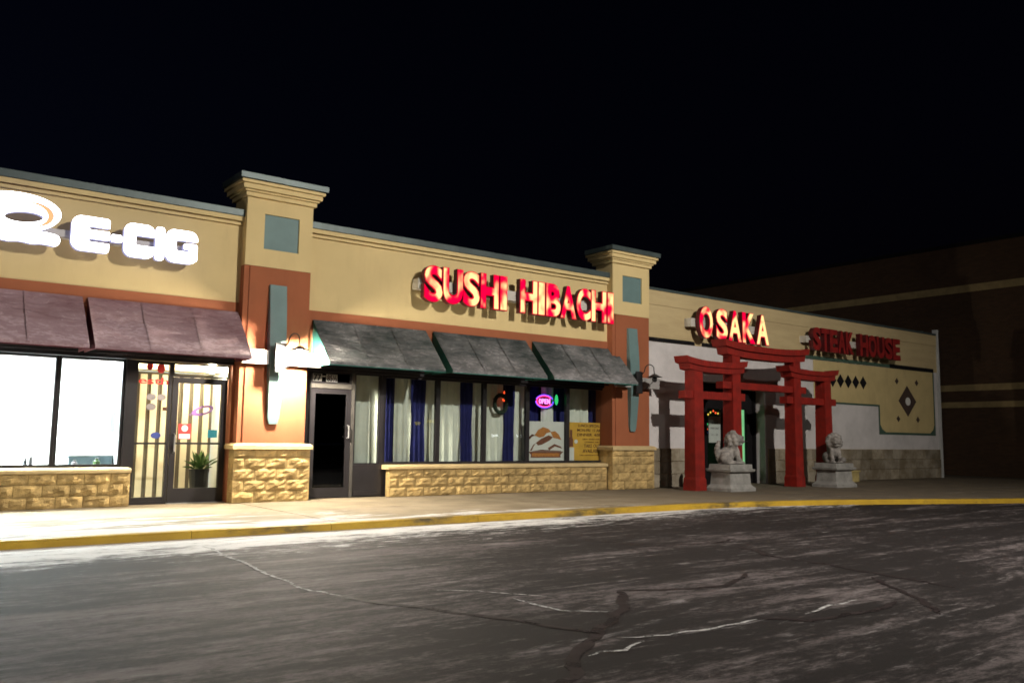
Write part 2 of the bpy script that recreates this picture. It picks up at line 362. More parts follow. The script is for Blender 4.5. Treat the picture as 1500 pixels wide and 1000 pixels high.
def textmesh(s, extrude=0.0, offset=0.0):
    cu = bpy.data.curves.new('tmp', 'FONT'); cu.body = s; cu.extrude = extrude; cu.offset = offset; cu.resolution_u = 5
    o = bpy.data.objects.new('tmp', cu); C.objects.link(o); bpy.context.view_layer.update()
    me = bpy.data.meshes.new_from_object(o.evaluated_get(bpy.context.evaluated_depsgraph_get()))
    V = np.array([v.co[:] for v in me.vertices]); F = [tuple(p.vertices) for p in me.polygons]; N = [p.normal.z for p in me.polygons]
    bpy.data.objects.remove(o); bpy.data.curves.remove(cu); bpy.data.meshes.remove(me)
    return V, F, N
def letter(ch, x0, x1, z0, z1, yf, depth, faces, parent, offset=.035, name='letter', rim_glow=None):
    V, F, N = textmesh(ch, .1, offset)
    mn, mx = V.min(0), V.max(0); U = np.zeros_like(V)
    U[:, 0] = x0+(V[:, 0]-mn[0])/(mx[0]-mn[0])*(x1-x0); U[:, 2] = z0+(V[:, 1]-mn[1])/(mx[1]-mn[1])*(z1-z0)
    U[:, 1] = yf+(mx[2]-V[:, 2])/(mx[2]-mn[2])*depth
    o = mk(name, U, F, None, parent, mats=faces, midx=[0 if nz > .9 else 1 for nz in N])
    if rim_glow:
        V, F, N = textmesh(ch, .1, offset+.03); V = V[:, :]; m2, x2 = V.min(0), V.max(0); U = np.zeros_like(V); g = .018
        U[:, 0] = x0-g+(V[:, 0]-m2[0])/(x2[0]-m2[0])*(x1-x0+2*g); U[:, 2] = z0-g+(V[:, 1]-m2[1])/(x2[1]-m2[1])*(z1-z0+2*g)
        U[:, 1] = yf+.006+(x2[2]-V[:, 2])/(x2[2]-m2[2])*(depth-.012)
        mk('glow_rim', U, F, None, o, mats=[rim_glow, faces[1]], midx=[0 if nz > .9 else 1 for nz in N])  # larger emissive outline; the red glow fall-off round each letter built as a rim
    return o
def flat_text(s, x0, x1, z0, z1, y, mat, parent, name='lettering', offset=.01, th=.003):
    return letter(s, x0, x1, z0, z1, y, th, [mat, mat], parent, offset, name)
def sdf_solid(name, fn, x0, x1, z0, z1, res, yf, depth, mats, parent):
    nx = int((x1-x0)/res)+2; nz = int((z1-z0)/res)+2
    X = np.linspace(x0, x1, nx); Z = np.linspace(z0, z1, nz); G = fn(*np.meshgrid(X, Z))
    vid, V, F = {}, [], []
    def vert(key, x, z):
        if key not in vid: vid[key] = len(V); V.append((x, z))
        return vid[key]
    for j in range(nz-1):
        for i in range(nx-1):
            cs = [(i, j), (i+1, j), (i+1, j+1), (i, j+1)]; vals = [G[c[1], c[0]] for c in cs]; poly = []
            if max(vals) <= 0: continue
            for k in range(4):
                a, b = cs[k], cs[(k+1) % 4]; va, vb = vals[k], vals[(k+1) % 4]
                if va > 0: poly.append(vert(a, X[a[0]], Z[a[1]]))
                if (va > 0) != (vb > 0):
                    t = va/(va-vb); key = (min(a, b), max(a, b)); poly.append(vert(key, X[a[0]]+(X[b[0]]-X[a[0]])*t, Z[a[1]]+(Z[b[1]]-Z[a[1]])*t))
            if len(poly) > 2: F.append(tuple(poly))
    n = len(V); cnt = {}
    for f in F:
        for k in range(len(f)): cnt[(f[k], f[(k+1) % len(f)])] = 1
    VV = [(x, yf, z) for x, z in V]+[(x, yf+depth, z) for x, z in V]; FF = list(F); mi = [0]*len(F)
    FF += [tuple(v+n for v in reversed(f)) for f in F]; mi += [1]*len(F)
    for (a, b) in cnt:
        if (b, a) not in cnt: FF.append((b, a, a+n, b+n)); mi.append(1)
    return mk(name, VV, FF, None, parent, mats=mats, midx=mi)
def rrect(x, z, cx, cz, hx, hz, r):      # >0 inside
    qx = np.abs(x-cx)-hx+r; qz = np.abs(z-cz)-hz+r
    return -(np.hypot(np.maximum(qx, 0), np.maximum(qz, 0))+np.minimum(np.maximum(qx, qz), 0)-r)
def copy_tree(o, dloc, parent=None):
    c = o.copy(); C.objects.link(c); c.parent = parent
    if parent is None: c.location = o.location+Vector(dloc)
    for ch in o.children: copy_tree(ch, dloc, c)
    return c
def blob(name, ell, mat, parent, loc, rotz=0, voxel=.02, it=1):   # ellipsoids fused to one continuous surface
    bm = bmesh.new()
    for (c, r) in ell:
        mt_ = Matrix.Translation(c) @ Matrix.Diagonal((*r, 1)); bmesh.ops.create_icosphere(bm, subdivisions=3, radius=1, matrix=mt_)
    me = bpy.data.meshes.new('tmp'); bm.to_mesh(me); bm.free(); o = bpy.data.objects.new('tmp', me); C.objects.link(o)
    md = o.modifiers.new('r', 'REMESH'); md.mode = 'VOXEL'; md.voxel_size = voxel
    sm = o.modifiers.new('s', 'SMOOTH'); sm.factor = .5; sm.iterations = it
    bpy.context.view_layer.update(); e = bpy.data.meshes.new_from_object(o.evaluated_get(bpy.context.evaluated_depsgraph_get()))
    bpy.data.objects.remove(o); bpy.data.meshes.remove(me)
    e.materials.clear(); e.materials.append(MATS[mat]); e.name = name
    e.transform(Matrix.Rotation(rotz, 4, 'Z')); e.polygons.foreach_set('use_smooth', [True]*len(e.polygons))
    return link(name, e, loc, parent)

# ================================================================== ground, kerb, sidewalk
RZ = -.10
o = mk('parking_lot', [(-60, -60, RZ), (90, -60, RZ), (90, 60, RZ), (-60, 60, RZ)], [(0, 1, 2, 3)], 'asphalt'); tag(o, kind='structure', label='dark salt-streaked asphalt of the parking lot')
def ribbon(name, pts, wd, mat, z, seed, parent):
    rnd = random.Random(seed); P = []
    for (a, b) in zip(pts[:-1], pts[1:]):
        k = max(2, int(math.dist(a, b)/(.09 if wd < .1 else .2)))
        for i in range(k): t = i/k; P.append(Vector((a[0]+(b[0]-a[0])*t, a[1]+(b[1]-a[1])*t, 0)))
    P.append(Vector((*pts[-1], 0))); V, F = [], []; n = len(P)
    for i, p in enumerate(P):
        t = (P[min(n-1, i+1)]-P[max(0, i-1)]).normalized(); s = Vector((-t.y, t.x, 0))
        off = (.045 if wd < .04 else .09)*mnoise.noise((p.x*1.9+seed, p.y*1.9, seed*.31))+(.035 if wd < .1 else 0)*mnoise.noise((p.x*8, p.y*8, seed))
        taper = min(1, i/2, (n-1-i)/2)*.7+.3
        ww = wd*taper*(.7+.9*abs(mnoise.noise((p.x*4, p.y*4, seed+9)))+.3*rnd.random())
        for sg in (1, -1): q = p+s*(off+sg*ww/2); V.append((q.x, q.y, z))
    F = [(2*i, 2*i+1, 2*i+3, 2*i+2) for i in range(n-1)]
    return mk(name, V, F, mat, parent)
SEAMS = {
 'd1': [(3.29, 6.68), (3.55, 5.92), (3.78, 5.33), (3.89, 4.98), (4.02, 4.55), (4.09, 4.38)],
 'd2': [(5.4, 5.53), (4.87, 4.89), (4.27, 4.51), (3.85, 4.19), (3.27, 3.73), (2.5, 3.2)],
 'd3': [(5.38, 5.51), (5.96, 5.29), (6.44, 5.15), (7.2, 5.51)],
 'd4': [(5.46, 4.12), (5.68, 3.81), (6.35, 3.83), (7.0, 3.92)],
 'd5': [(7.68, 8.49), (8.01, 7.54), (8.96, 7.37), (9.6, 7.61)],
 'd6': [(8.89, 7.0), (8.54, 6.33), (8.3, 5.07), (8.14, 3.96)],
 'd7': [(8.05, 4.71), (7.19, 3.79), (6.72, 3.43)]}
SALT = {
 'w1': [(3.42, 10.35), (3.33, 9.19), (3.22, 7.81), (3.2, 6.94), (3.31, 6.6)],
 'w2': [(4.15, 4.22), (4.38, 4.13), (4.85, 4.06), (5.4, 4.08)],
 'w3': [(3.64, 3.99), (3.78, 4.03), (3.93, 3.99), (4.21, 4.06)],
 'w4': [(4.1, 6.39), (4.37, 6.17), (4.68, 5.63)],
 'w5': [(5.87, 4.0), (6.35, 4.07), (6.76, 4.08)],
 'w6': [(4.4, 5.73), (4.4, 5.13), (4.67, 4.89)]}
LOT = bpy.data.objects['parking_lot']
for i, (k, v) in enumerate(SEAMS.items()): ribbon('tar_seam', v, {'d1': .07, 'd2': .085, 'd5': .05, 'd6': .05, 'd7': .05}.get(k, .06), 'tar', RZ+.004, i*3.7+1, LOT)
for i, (k, v) in enumerate(SALT.items()): ribbon('salted_crack', v, .035 if k == 'w1' else .028, 'salt', RZ+.008, i*2.3+40, LOT)

KP = [(-14, 11.30), (-7, 11.32), (2, 11.33), (8, 11.33), (12.6, 11.33), (13.9, 11.25), (15.2, 11.02), (16.6, 10.62), (19.0, 9.66), (21.6, 8.60), (30, 5.15), (42, .2)]
def kerb_y(x):
    for (a, b) in zip(KP[:-1], KP[1:]):
        if a[0] <= x <= b[0]: return a[1]+(b[1]-a[1])*(x-a[0])/(b[0]-a[0])
    return KP[-1][1]
kerb = bpy.data.objects.new('kerb', None); C.objects.link(kerb); kerb.location = (6, 11.2, RZ); WL['kerb'] = Vector((6, 11.2, RZ)); tag(kerb, kind='structure', label='yellow painted concrete kerb along the sidewalk')
joints = [-14, -11.2, -8.3, -5.3, -2.4, .5, 3.52, 5.42, 7.9, 10.4, 12.6, 13.9, 15.2, 16.6, 19.0, 21.6, 24.4, 27.2, 30, 34, 38, 42]
for a, b in zip(joints[:-1], joints[1:]):
    pa, pb = Vector((a, kerb_y(a), 0)), Vector((b, kerb_y(b), 0)); t = (pb-pa).normalized(); s = Vector((t.y, -t.x, 0))
    pa += t*.004; pb -= t*.004; k = max(2, int((pb-pa).length/.35)); V, F = [], []
    prof = [(0, RZ-.1), (0, -.003), (.10, -.001), (.135, -.006), (.15, -.022), (.165, RZ-.1)]
    for i in range(k+1):
        p = pa+(pb-pa)*(i/k)
        for (d, z) in prof:
            j = .006*mnoise.noise((p.x*2.3, p.y*2.3, z*9)) if z > RZ else 0; q = p+s*(d+j); V.append((q.x, q.y, z+(j if z > -.05 else 0)))
    m_ = len(prof)
    for i in range(k):
        for q in range(m_): F.append((i*m_+q, i*m_+(q+1) % m_, (i+1)*m_+(q+1) % m_, (i+1)*m_+q))
    F.append(tuple(range(m_))); F.append(tuple(k*m_+q for q in range(m_-1, -1, -1)))
    mk('kerb_stone', V, [f[::-1] for f in F], 'kerb_paint', kerb)
walk = bpy.data.objects.new('sidewalk', None); C.objects.link(walk); walk.location = (6, 13, RZ); WL['sidewalk'] = Vector((6, 13, RZ)); tag(walk, kind='structure', label='concrete sidewalk of slabs dusted with snow')
sx = [-14, -11, -8.6, -6.2, -3.8, -1.4, 1.0, 3.3, 5.6, 8.0, 10.4, 12.8, 15.2, 17.6, 20, 22.4, 24.8, 27.2, 29.6, 32, 36, 42]
for a, b in zip(sx[:-1], sx[1:]):
    g = .005
    rows = [(None, 13.35), (13.35, 17.5)]
    if a >= 15: rows = [(None, 11.9), (11.9, 14.2), (14.2, 17.5)]
    if a >= 29: rows = [(None, 9.5), (9.5, 12), (12, 14.2), (14.2, 17.5)]
    for (y0, y1) in rows:
        ya = (kerb_y(a+g)+.003) if y0 is None else y0+g; yb = (kerb_y(b-g)+.003) if y0 is None else y0+g
        mids = [] if y0 is not None else [k for k in KP if a+g < k[0] < b-g]
        P = [(a+g, ya)]+[(k[0], k[1]+.003) for k in mids]+[(b-g, yb), (b-g, y1-g), (a+g, y1-g)]
        dz = random.uniform(-.004, .002); V, F = prism_z(P, RZ-.05, dz-.002); mk('slab', V, F, 'sidewalk_concrete', walk)
box('joint_bed', -14, 42, 11.34, 17.4, RZ-.05, -.03, 'mortar', walk) if False else None
box('back_pavement', -14, 42, 17.6, 45, RZ-.05, -.004, 'sidewalk_concrete', walk)

# ================================================================== strip mall (vape shop and restaurant front)
mall = thing('strip_mall', 'long tan and terracotta stucco shopfront building with two capped pillars', 'building', (6, 18, 0))
X0, X1 = -5.0, 16.0
def segs(): return [(X0, 5.55), (6.78, 14.8)]
for (a, b) in segs():
    box('sign_band', a, b, 15.50, 15.90, 3.60, 5.03, 'stucco_tan', mall)
    box('header', a, b, 15.485, 15.90, 2.64, 3.598, 'stucco_terracotta', mall); box('window_head', a, b, 15.60, 15.90, 2.456, 2.638, 'bronze_frame', mall)
    cm = box('cornice', a, b, 15.455, 15.9, 5.032, 5.085, 'stucco_tan', mall)
    box('moulding', a, b, 15.485, 15.9, 5.086, 5.106, 'stucco_tan', cm)
    box('moulding', a, b, 15.42, 15.9, 5.107, 5.19, 'stucco_tan', cm)
    box('coping', a, b, 15.395, 15.95, 5.192, 5.32, 'coping_metal', mall, .006)
box('roof', X0, X1, 15.92, 23, 4.6, 4.8, 'dark_interior', mall)
box('back_wall', X0, X1, 22.6, 23, 0, 4.59, 'dark_interior', mall)
box('side_wall', X0, X0+.2, 15.92, 22.59, 0, 4.59, 'stucco_tan', mall)
box('side_wall', X1-.2, X1+.05, 15.92, 22.59, 0, 4.59, 'stucco_tan', mall)
# split-face block meshes, shared
def block_mesh(w_, h_, d_, seed):
    rnd = random.Random(seed); nx, nz = max(3, int(w_/.075)), 4; V, F = [], []
    for j in range(nz+1):
        for i in range(nx+1):
            edge = i in (0, nx) or j in (0, nz); x = -w_/2+w_*i/nx; z = h_*j/nz
            y = 0 if edge else -.008-.026*rnd.random()-.012*math.sin(seed+i*1.3+j)
            V.append((x+(0 if edge else rnd.uniform(-.012, .012)), y, z+(0 if edge else rnd.uniform(-.01, .01))))
    for j in range(nz):
        for i in range(nx): a = j*(nx+1)+i; F.append((a, a+1, a+nx+2, a+nx+1))
    n = len(V); V += [(-w_/2, d_, 0), (w_/2, d_, 0), (w_/2, d_, h_), (-w_/2, d_, h_)]
    bot = list(range(nx+1)); top = [nz*(nx+1)+i for i in range(nx+1)]; lf = [j*(nx+1) for j in range(nz+1)]; rt = [j*(nx+1)+nx for j in range(nz+1)]
    F += [tuple([n, n+1]+bot[::-1]), tuple([n+2, n+3]+top), tuple([n+3, n]+lf), tuple([n+1, n+2]+rt[::-1]), (n+1, n, n+3, n+2)]
    me = bpy.data.meshes.new('block'); me.from_pydata(V, [], F); me.materials.append(MATS['split_block']); me.update(); return me
BM = {}
def block(x0, x1, y, z0, z1, d, parent):
    key = (round(x1-x0, 2), round(z1-z0, 3), d)
    if key not in BM: BM[key] = [block_mesh(x1-x0, z1-z0, d, s+7*len(BM)) for s in range(4)]
    link('block', random.choice(BM[key]), ((x0+x1)/2, y, z0), parent)
def block_courses(xa, xb, y, z0, hs, d, parent, bw=.40):
    z = z0
    for r, h in enumerate(hs):
        x = xa; first = bw*(.5 if r % 2 else 1)
        while x < xb-.02:
            e = min(xb, x+(first if x == xa else bw))
            if xb-e < .1: e = xb
            block(x+.004, e-.004, y, z+.004, z+h-.004, d, parent); x = e
        z += h
def pier(dx, prt):
    xa, xb = 5.52+dx, 6.81+dx; sx0, sx1, sz0, sz1 = 5.86+dx, 6.54+dx, 4.62, 5.28
    p = boxes('pier', [(xa, xb, 15.32, 15.9, 4.285, 5.60)][:0]+[(xa, sx0, 15.30, 15.9, 4.285, 5.60), (sx1, xb, 15.30, 15.9, 4.285, 5.60), (sx0, sx1, 15.30, 15.9, sz1, 5.60), (sx0, sx1, 15.30, 15.9, 4.285, sz0)], 'stucco_tan', prt)
    box('recessed_panel', sx0, sx1, 15.33, 15.89, sz0, sz1, 'teal_paint', p)
    boxes('pier_shaft', [(xa, xb, 15.315, 15.9, 1.05, 4.283)], 'stucco_terracotta', p)
    box('shaft_panel', xa+.10, xb-.10, 15.295, 15.31, 1.051, 4.28, 'stucco_terracotta', p)
    cap = [(5.56, 5.64, .05), (5.642, 5.68, .085), (5.682, 5.775, .13), (5.777, 5.84, .17)]
    for (z0, z1, e) in cap: box('cap_moulding', xa-e, xb+e, 15.30-e, 15.95+e, z0, z1, 'stucco_tan', p, .008)
    box('cap_coping', xa-.215, xb+.215, 15.085, 16.1, 5.842, 5.955, 'coping_metal', p, .006)
    # block base
    box('base_core', xa-.03, xb+.07, 15.275, 15.9, 0, .94, 'mortar', p)
    block_courses(xa-.06, xb+.10, 15.245, 0.0, [.20, .20, .20, .20, .145], .42, p)
    e = .095
    V = [(xa-e, 15.19, .945), (xb+e+.03, 15.19, .945), (xb+e+.03, 15.9, .945), (xa-e, 15.9, .945), (xa-e, 15.19, 1.01), (xb+e+.03, 15.19, 1.01), (xb+e+.03, 15.9, 1.01), (xa-e, 15.9, 1.01),
         (xa-e+.05, 15.24, 1.05), (xb+e-.02, 15.24, 1.05), (xb+e-.02, 15.9, 1.05), (xa-e+.05, 15.9, 1.05)]
    F = [(3, 2, 1, 0), (0, 1, 5, 4), (1, 2, 6, 5), (2, 3, 7, 6), (3, 0, 4, 7), (4, 5, 9, 8), (5, 6, 10, 9), (6, 7, 11, 10), (7, 4, 8, 11), (8, 9, 10, 11)]
    mk('base_coping', V, F, 'cast_stone', p)
    # tapering teal blade bowed off the shaft
    N = 22; V, F = [], []
    for i in range(N+1):
        t = i/N; z = 1.40+t*2.56; bow = .045+.085*math.sin(math.pi*t)**1.1
        hw = .105+.055*min(1, t*1.6); hw *= min(1, .75+t*6) if t < .05 else 1; cx = xa+.64
        V += [(cx-hw, 15.29-bow, z), (cx+hw, 15.29-bow, z), (cx+hw, 15.30, z), (cx-hw, 15.30, z)]
    for i in range(N):
        for k in range(4): F.append((i*4+k, i*4+(k+1) % 4, i*4+4+(k+1) % 4, i*4+4+k))
    F += [(3, 2, 1, 0), (N*4, N*4+1, N*4+2, N*4+3)]
    mk('blade', V, F, 'teal_paint', p)
    box('cross_bar', xa-.02, xa+.47, 15.14, 15.22, 2.475, 2.735, 'grey_bar', p, .006); box('cross_bar', xa+.81, xb+.20, 15.14, 15.22, 2.475, 2.735, 'grey_bar', p, .006)
    box('bar_bracket', xa+.2, xa+.26, 15.22, 15.294, 2.55, 2.65, 'grey_bar', p); box('bar_bracket', xb-.2, xb-.14, 15.22, 15.294, 2.55, 2.65, 'grey_bar', p)
    return p
pier(0, mall); pier(9.25, mall)
# low block walls
def low_wall(xa, xb, capl):
    lw = box('low_wall', xa+.03, xb, 15.43, 15.60, 0, .545, 'mortar', mall)
    block_courses(xa, xb, 15.405, 0.0, [.19, .185, .17], .16, lw)
    prof = [(15.60, .547), (15.375, .547), (15.365, .562), (15.365, .60), (15.385, .625), (15.62, .64), (15.62, .547)][:-1]
    V, F = [], []
    P = [(15.655, .547), (15.37, .547), (15.362, .56), (15.362, .60), (15.385, .622), (15.655, .636)]
    for x in (xa-capl, xb): V += [(x, y, z) for y, z in P]
    n = len(P); F = [tuple(range(n)), tuple(range(2*n-1, n-1, -1))]+[(i, i+n, (i+1) % n+n, (i+1) % n) for i in range(n)]
    mk('wall_coping', V, F, 'cast_stone', lw); return lw
low_wall(-4.9, 3.80, 0); low_wall(8.70, 14.68, .05)
# ---- windows and doors
GY0, GY1 = 15.66, 15.74
def window(xa, xb, z0, z1, prt, gl='shop_glass', fr='bronze_frame', fw=.045):
    wdw = boxes('window', [(xa, xa+fw, GY0, GY1, z0, z1), (xb-fw, xb, GY0, GY1, z0, z1), (xa+fw, xb-fw, GY0, GY1, z0, z0+fw), (xa+fw, xb-fw, GY0, GY1, z1-fw, z1)], fr, prt)
    box('pane', xa+fw-.004, xb-fw+.004, 15.696, 15.704, z0+fw-.004, z1-fw+.004, gl, wdw); return wdw
for (a, b) in [(-2.42, -1.40), (-1.40, -.38), (-.38, .62), (.62, 1.64), (1.64, 2.66), (2.66, 3.69)]: window(a+.001, b-.001, .64, 2.45, mall)
box('window_post', 3.692, 3.838, 15.63, 15.80, .0, 2.45, 'bronze_frame', mall)
box('window_bulkhead', -2.42, 3.69, 15.664, 15.80, 0, .638, 'bronze_frame', mall)
box('front_wall', -5, -2.43, 15.5, 15.8, 0, 2.45, 'stucco_tan', mall)
# vape shop sidelight and door
sl = window(3.84, 4.46, .0, 2.45, mall, fw=.05); box('rail', 3.89, 4.41, 15.67, 15.73, 1.015, 1.05, 'bronze_frame', sl); box('kick_plate', 3.89, 4.41, 15.67, 15.73, .05, .12, 'bronze_frame', sl)
tr = window(4.462, 5.46, 2.20, 2.45, mall, fw=.03)
def door(xa, xb, z1, hinge_left, gl='shop_glass', bottom=.26):
    d = boxes('door', [(xa, xa+.10, 15.655, 15.735, .012, z1), (xb-.10, xb, 15.655, 15.735, .012, z1), (xa+.10, xb-.10, 15.655, 15.735, .012, bottom), (xa+.10, xb-.10, 15.655, 15.735, z1-.10, z1)], 'bronze_frame', mall)
    box('pane', xa+.096, xb-.096, 15.692, 15.70, bottom-.004, z1-.096, gl, d)
    return d
d1 = door(4.475, 5.44, 2.19, False)
box('push_bar', 4.56, 5.36, 15.60, 15.635, 1.02, 1.055, 'bronze_frame', d1); V, F = tube([(4.535, 15.655, .88), (4.535, 15.59, .9), (4.535, 15.59, 1.18), (4.535, 15.655, 1.2)], .014); mk('pull_handle', V, F, 'galvanised', d1)
box('threshold', 4.46, 5.46, 15.60, 15.75, 0, .011, 'galvanised', mall)
box('jamb_infill', 5.462, 5.56, 15.5, 15.8, 0, 2.453, 'stucco_terracotta', mall)
# stickers on the vape shop glass
def ybox(name, x0, x1, z0, z1, mat, prt, y=15.690): return box(name, x0, x1, y-.002, y, z0, z1, mat, prt)
def disc(name, cx, cz, rx, rz, mat, prt, y=15.690, n=20, th=.002):
    return prism_y(name, [(cx+rx*math.cos(2*math.pi*i/n), cz+rz*math.sin(2*math.pi*i/n)) for i in range(n)], y-th, y, mat, prt)
st = ybox('sticker', 4.62, 4.83, 1.11, 1.38, 'sticker_red', d1); disc('emblem', 4.725, 1.30, .055, .055, 'poster_white', st, 15.6875); ybox('strip', 4.63, 4.82, 1.12, 1.20, 'poster_white', st, 15.6875)
ybox('sticker', 5.13, 5.30, 1.14, 1.28, 'sticker_teal', d1)
def swoosh(name, cx, cz, s, mat, prt, y):
    sdf_solid(name, lambda x, z: np.minimum(1-((x-cx)/(.19*s))**2-((z-cz-(x-cx)*.25)/(.085*s))**2, ((x-cx-.02)/(.13*s))**2+((z-cz-(x-cx)*.25)/(.045*s))**2-1), cx-.22*s, cx+.22*s, cz-.15*s, cz+.15*s, .008, y-.002, .002, [mat, mat], prt)
swoosh('logo_sticker', 5.02, 1.62, 1.0, 'sticker_purple', d1, 15.690)
flat_text('e-cig', 4.72, 4.92, 1.50, 1.58, 15.688, 'sticker_purple', d1, 'sticker_lettering')
disc('sticker', 4.13, 1.83, .08, .058, 'sticker_grey', sl); disc('sticker', 4.30, 1.83, .075, .055, 'sticker_grey', sl); disc('sticker', 4.14, 1.66, .08, .06, 'sticker_grey', sl)
disc('sticker', 4.24, 1.17, .085, .055, 'sticker_blue', sl); ybox('sticker', 4.33, 4.40, 1.60, 1.66, 'ink_dark', sl)
disc('sticker', 4.08, 2.36, .055, .07, 'sticker_red', sl); disc('sticker', 4.27, 2.33, .07, .085, 'sticker_red', sl); flat_text('esth', 3.91, 4.41, 2.05, 2.17, 15.688, 'sticker_red', sl, 'sticker_lettering', .02)
# restaurant door, sidelight, windows
box('jamb_infill', 6.78, 7.03, 15.664, 15.80, 0, 2.453, 'bronze_frame', mall)
d2 = door(7.06, 7.93, 2.12, True, 'tinted_glass', .20)
box('push_bar', 7.17, 7.82, 15.745, 15.775, 1.02, 1.06, 'black_iron', d2); V, F = tube([(7.86, 15.655, 1.16), (7.86, 15.59, 1.17), (7.86, 15.59, 1.40), (7.86, 15.655, 1.41)], .014); mk('pull_handle', V, F, 'galvanised', d2)
tr2 = window(7.06, 7.93, 2.22, 2.452, mall, 'tinted_glass', fw=.03); box('door_header', 7.06, 7.93, 15.63, 15.735, 2.125, 2.215, 'bronze_lit', mall)
box('number_plate', 7.10, 7.29, 15.678, 15.69, 2.255, 2.405, 'number_white', tr2); box('number_plate', 7.385, 7.62, 15.678, 15.69, 2.25, 2.40, 'number_white', tr2)
flat_text('77', 7.115, 7.275, 2.265, 2.395, 15.674, 'paint_black', tr2, 'number', .03); ybox('number', 7.30, 7.37, 2.345, 2.37, 'number_white', tr2); flat_text('85½', 7.40, 7.61, 2.26, 2.39, 15.674, 'paint_black', tr2, 'number', .02)
box('window_post', 7.932, 7.995, 15.64, 15.76, 0, 2.452, 'bronze_lit', mall)
sl2 = window(7.998, 8.60, .64, 2.452, mall, fw=.03); box('kick_panel', 7.998, 8.66, 15.655, 15.74, .012, .638, 'bronze_frame', mall); box('panel_frame', 8.02, 8.60, 15.64, 15.653, .03, .12, 'bronze_frame', mall)
RW = [(8.66, 9.98), (9.98, 11.20), (11.20, 12.42), (12.42, 13.645), (13.645, 14.92)]
rwins = [window(a+.001, b-.001, .64, 2.452, mall, fw=.05) for a, b in RW]
box('window_post', 8.602, 8.658, 15.64, 15.80, .64, 2.452, 'bronze_frame', mall); box('window_bulkhead', 8.662, 14.92, 15.664, 15.80, 0, .638, 'bronze_frame', mall)
# shop interior
box('inner_wall', -4.8, 5.60, 21.2, 21.4, 0, 2.99, 'white_interior', mall)
box('partition_wall', 5.62, 5.75, 15.92, 22.5, 0, 4.5, 'white_interior', mall)
box('ceiling', -4.79, 5.61, 15.93, 21.19, 3.0, 3.1, 'white_interior', mall)
box('floor', -4.79, 5.61, 15.81, 21.19, -.05, .004, 'floor_tile', mall)
box('inner_wall', -4.79, -4.7, 15.93, 21.19, .005, 2.99, 'white_interior', mall)
pw = box('partition_wall', 3.70, 3.80, 15.81, 18.6, .005, 2.99, 'white_interior', mall)
for yy in (16.7, 18.3, 19.9):
    for xx in (-3.4, -1.3, .8, 2.7):
        t = thing('ceiling_light', 'bright recessed panel light in the white ceiling of the vape shop', 'light', (xx, yy, 2.95), 'panel lights inside the vape shop')
        box('frame', xx-.63, xx+.63, yy-.33, yy+.33, 2.965, 2.998, 'white_interior', t); box('diffuser', xx-.6, xx+.6, yy-.3, yy+.3, 2.955, 2.964, 'troffer_cool', t)
dc = thing('display_case', 'pale blue display case in the vape shop window near the door', 'display case', (3.35, 16.5, 0))
box('cabinet', 3.0, 3.68, 16.2, 16.7, .005, .80, 'case_blue', dc); box('counter_top', 2.97, 3.69, 16.17, 16.73, .802, .83, 'white_interior', dc); box('shelf', 3.02, 3.66, 16.19, 16.199, .45, .50, 'white_interior', dc)
wp = thing('wall_poster', 'tall teal poster on the white wall inside the vape shop window', 'poster', (3.69, 16.4, 1.2)); box('sheet', 3.690, 3.698, 16.25, 16.60, 1.22, 1.92, 'case_teal', wp)
# slatted screen behind the vape shop door
scr = thing('slat_screen', 'cream and dark vertical slat screen behind the vape shop door', 'screen', (4.75, 16.9, 0))
box('back_board', 3.82, 5.60, 16.94, 16.97, .005, 2.35, 'dark_slat', scr)
for i in range(9): xx = 3.86+i*.195; box('slat', xx, xx+.115, 16.905, 16.938, .03, 2.30, 'cream_slat', scr)
box('soffit', 3.82, 5.60, 16.40, 16.97, 2.36, 2.5, 'cream_slat', scr)
vb = thing('vestibule_light', 'small warm bulb lit at the top of the vape shop doorway', 'light', (5.30, 16.15, 2.38))
V, F = lathe([(.03, 2.995), (.03, 2.47), (.02, 2.46)], 5.30, 16.15, 10); mk('stem', V, F, 'galvanised', vb); V, F = lathe([(.02, 2.455), (.06, 2.44), (.075, 2.40), (.06, 2.35), (.02, 2.33)], 5.30, 16.15, 12); mk('bulb', V, F, 'vestibule_bulb', vb, True)
vb2 = thing('vestibule_light', 'small warm bulb above the sidelight beside the vape shop door', 'light', (4.2, 16.2, 2.75))
V, F = lathe([(.03, 2.995), (.03, 2.86), (.02, 2.85)], 4.2, 16.2, 10); mk('stem', V, F, 'galvanised', vb2); V, F = lathe([(.02, 2.845), (.06, 2.83), (.075, 2.79), (.06, 2.74), (.02, 2.72)], 4.2, 16.2, 12); mk('bulb', V, F, 'vestibule_bulb', vb2, True)
# plant in a dark pot behind the door
pl = thing('potted_plant', 'leafy houseplant in a dark pot behind the vape shop door', 'plant', (5.22, 16.35, 0))
V, F = lathe([(.13, .01), (.18, .50), (.19, .56), (.16, .56), (.15, .52)], 5.22, 16.35, 14); mk('pot', V, F, 'black_iron', pl)
V, F = [], []
rn = random.Random(5)
for i in range(40):
    a = rn.uniform(0, 6.28); ln = rn.uniform(.2, .5); el = rn.uniform(.3, 1.3); b = Vector((5.22+rn.uniform(-.06, .06), 16.35+rn.uniform(-.06, .06), .55)); d = Vector((math.cos(a)*math.cos(el), math.sin(a)*math.cos(el)*.6, math.sin(el)))
    s = d.cross(Vector((0, 0, 1))).normalized()*rn.uniform(.025, .05); mid = b+d*ln*.6; tip = b+d*ln-Vector((0, 0, .06)); n = len(V)
    V += [tuple(b), tuple(mid-s), tuple(tip), tuple(mid+s)]; F.append((n, n+1, n+2, n+3))
mk('foliage', V, F, 'leaf', pl)
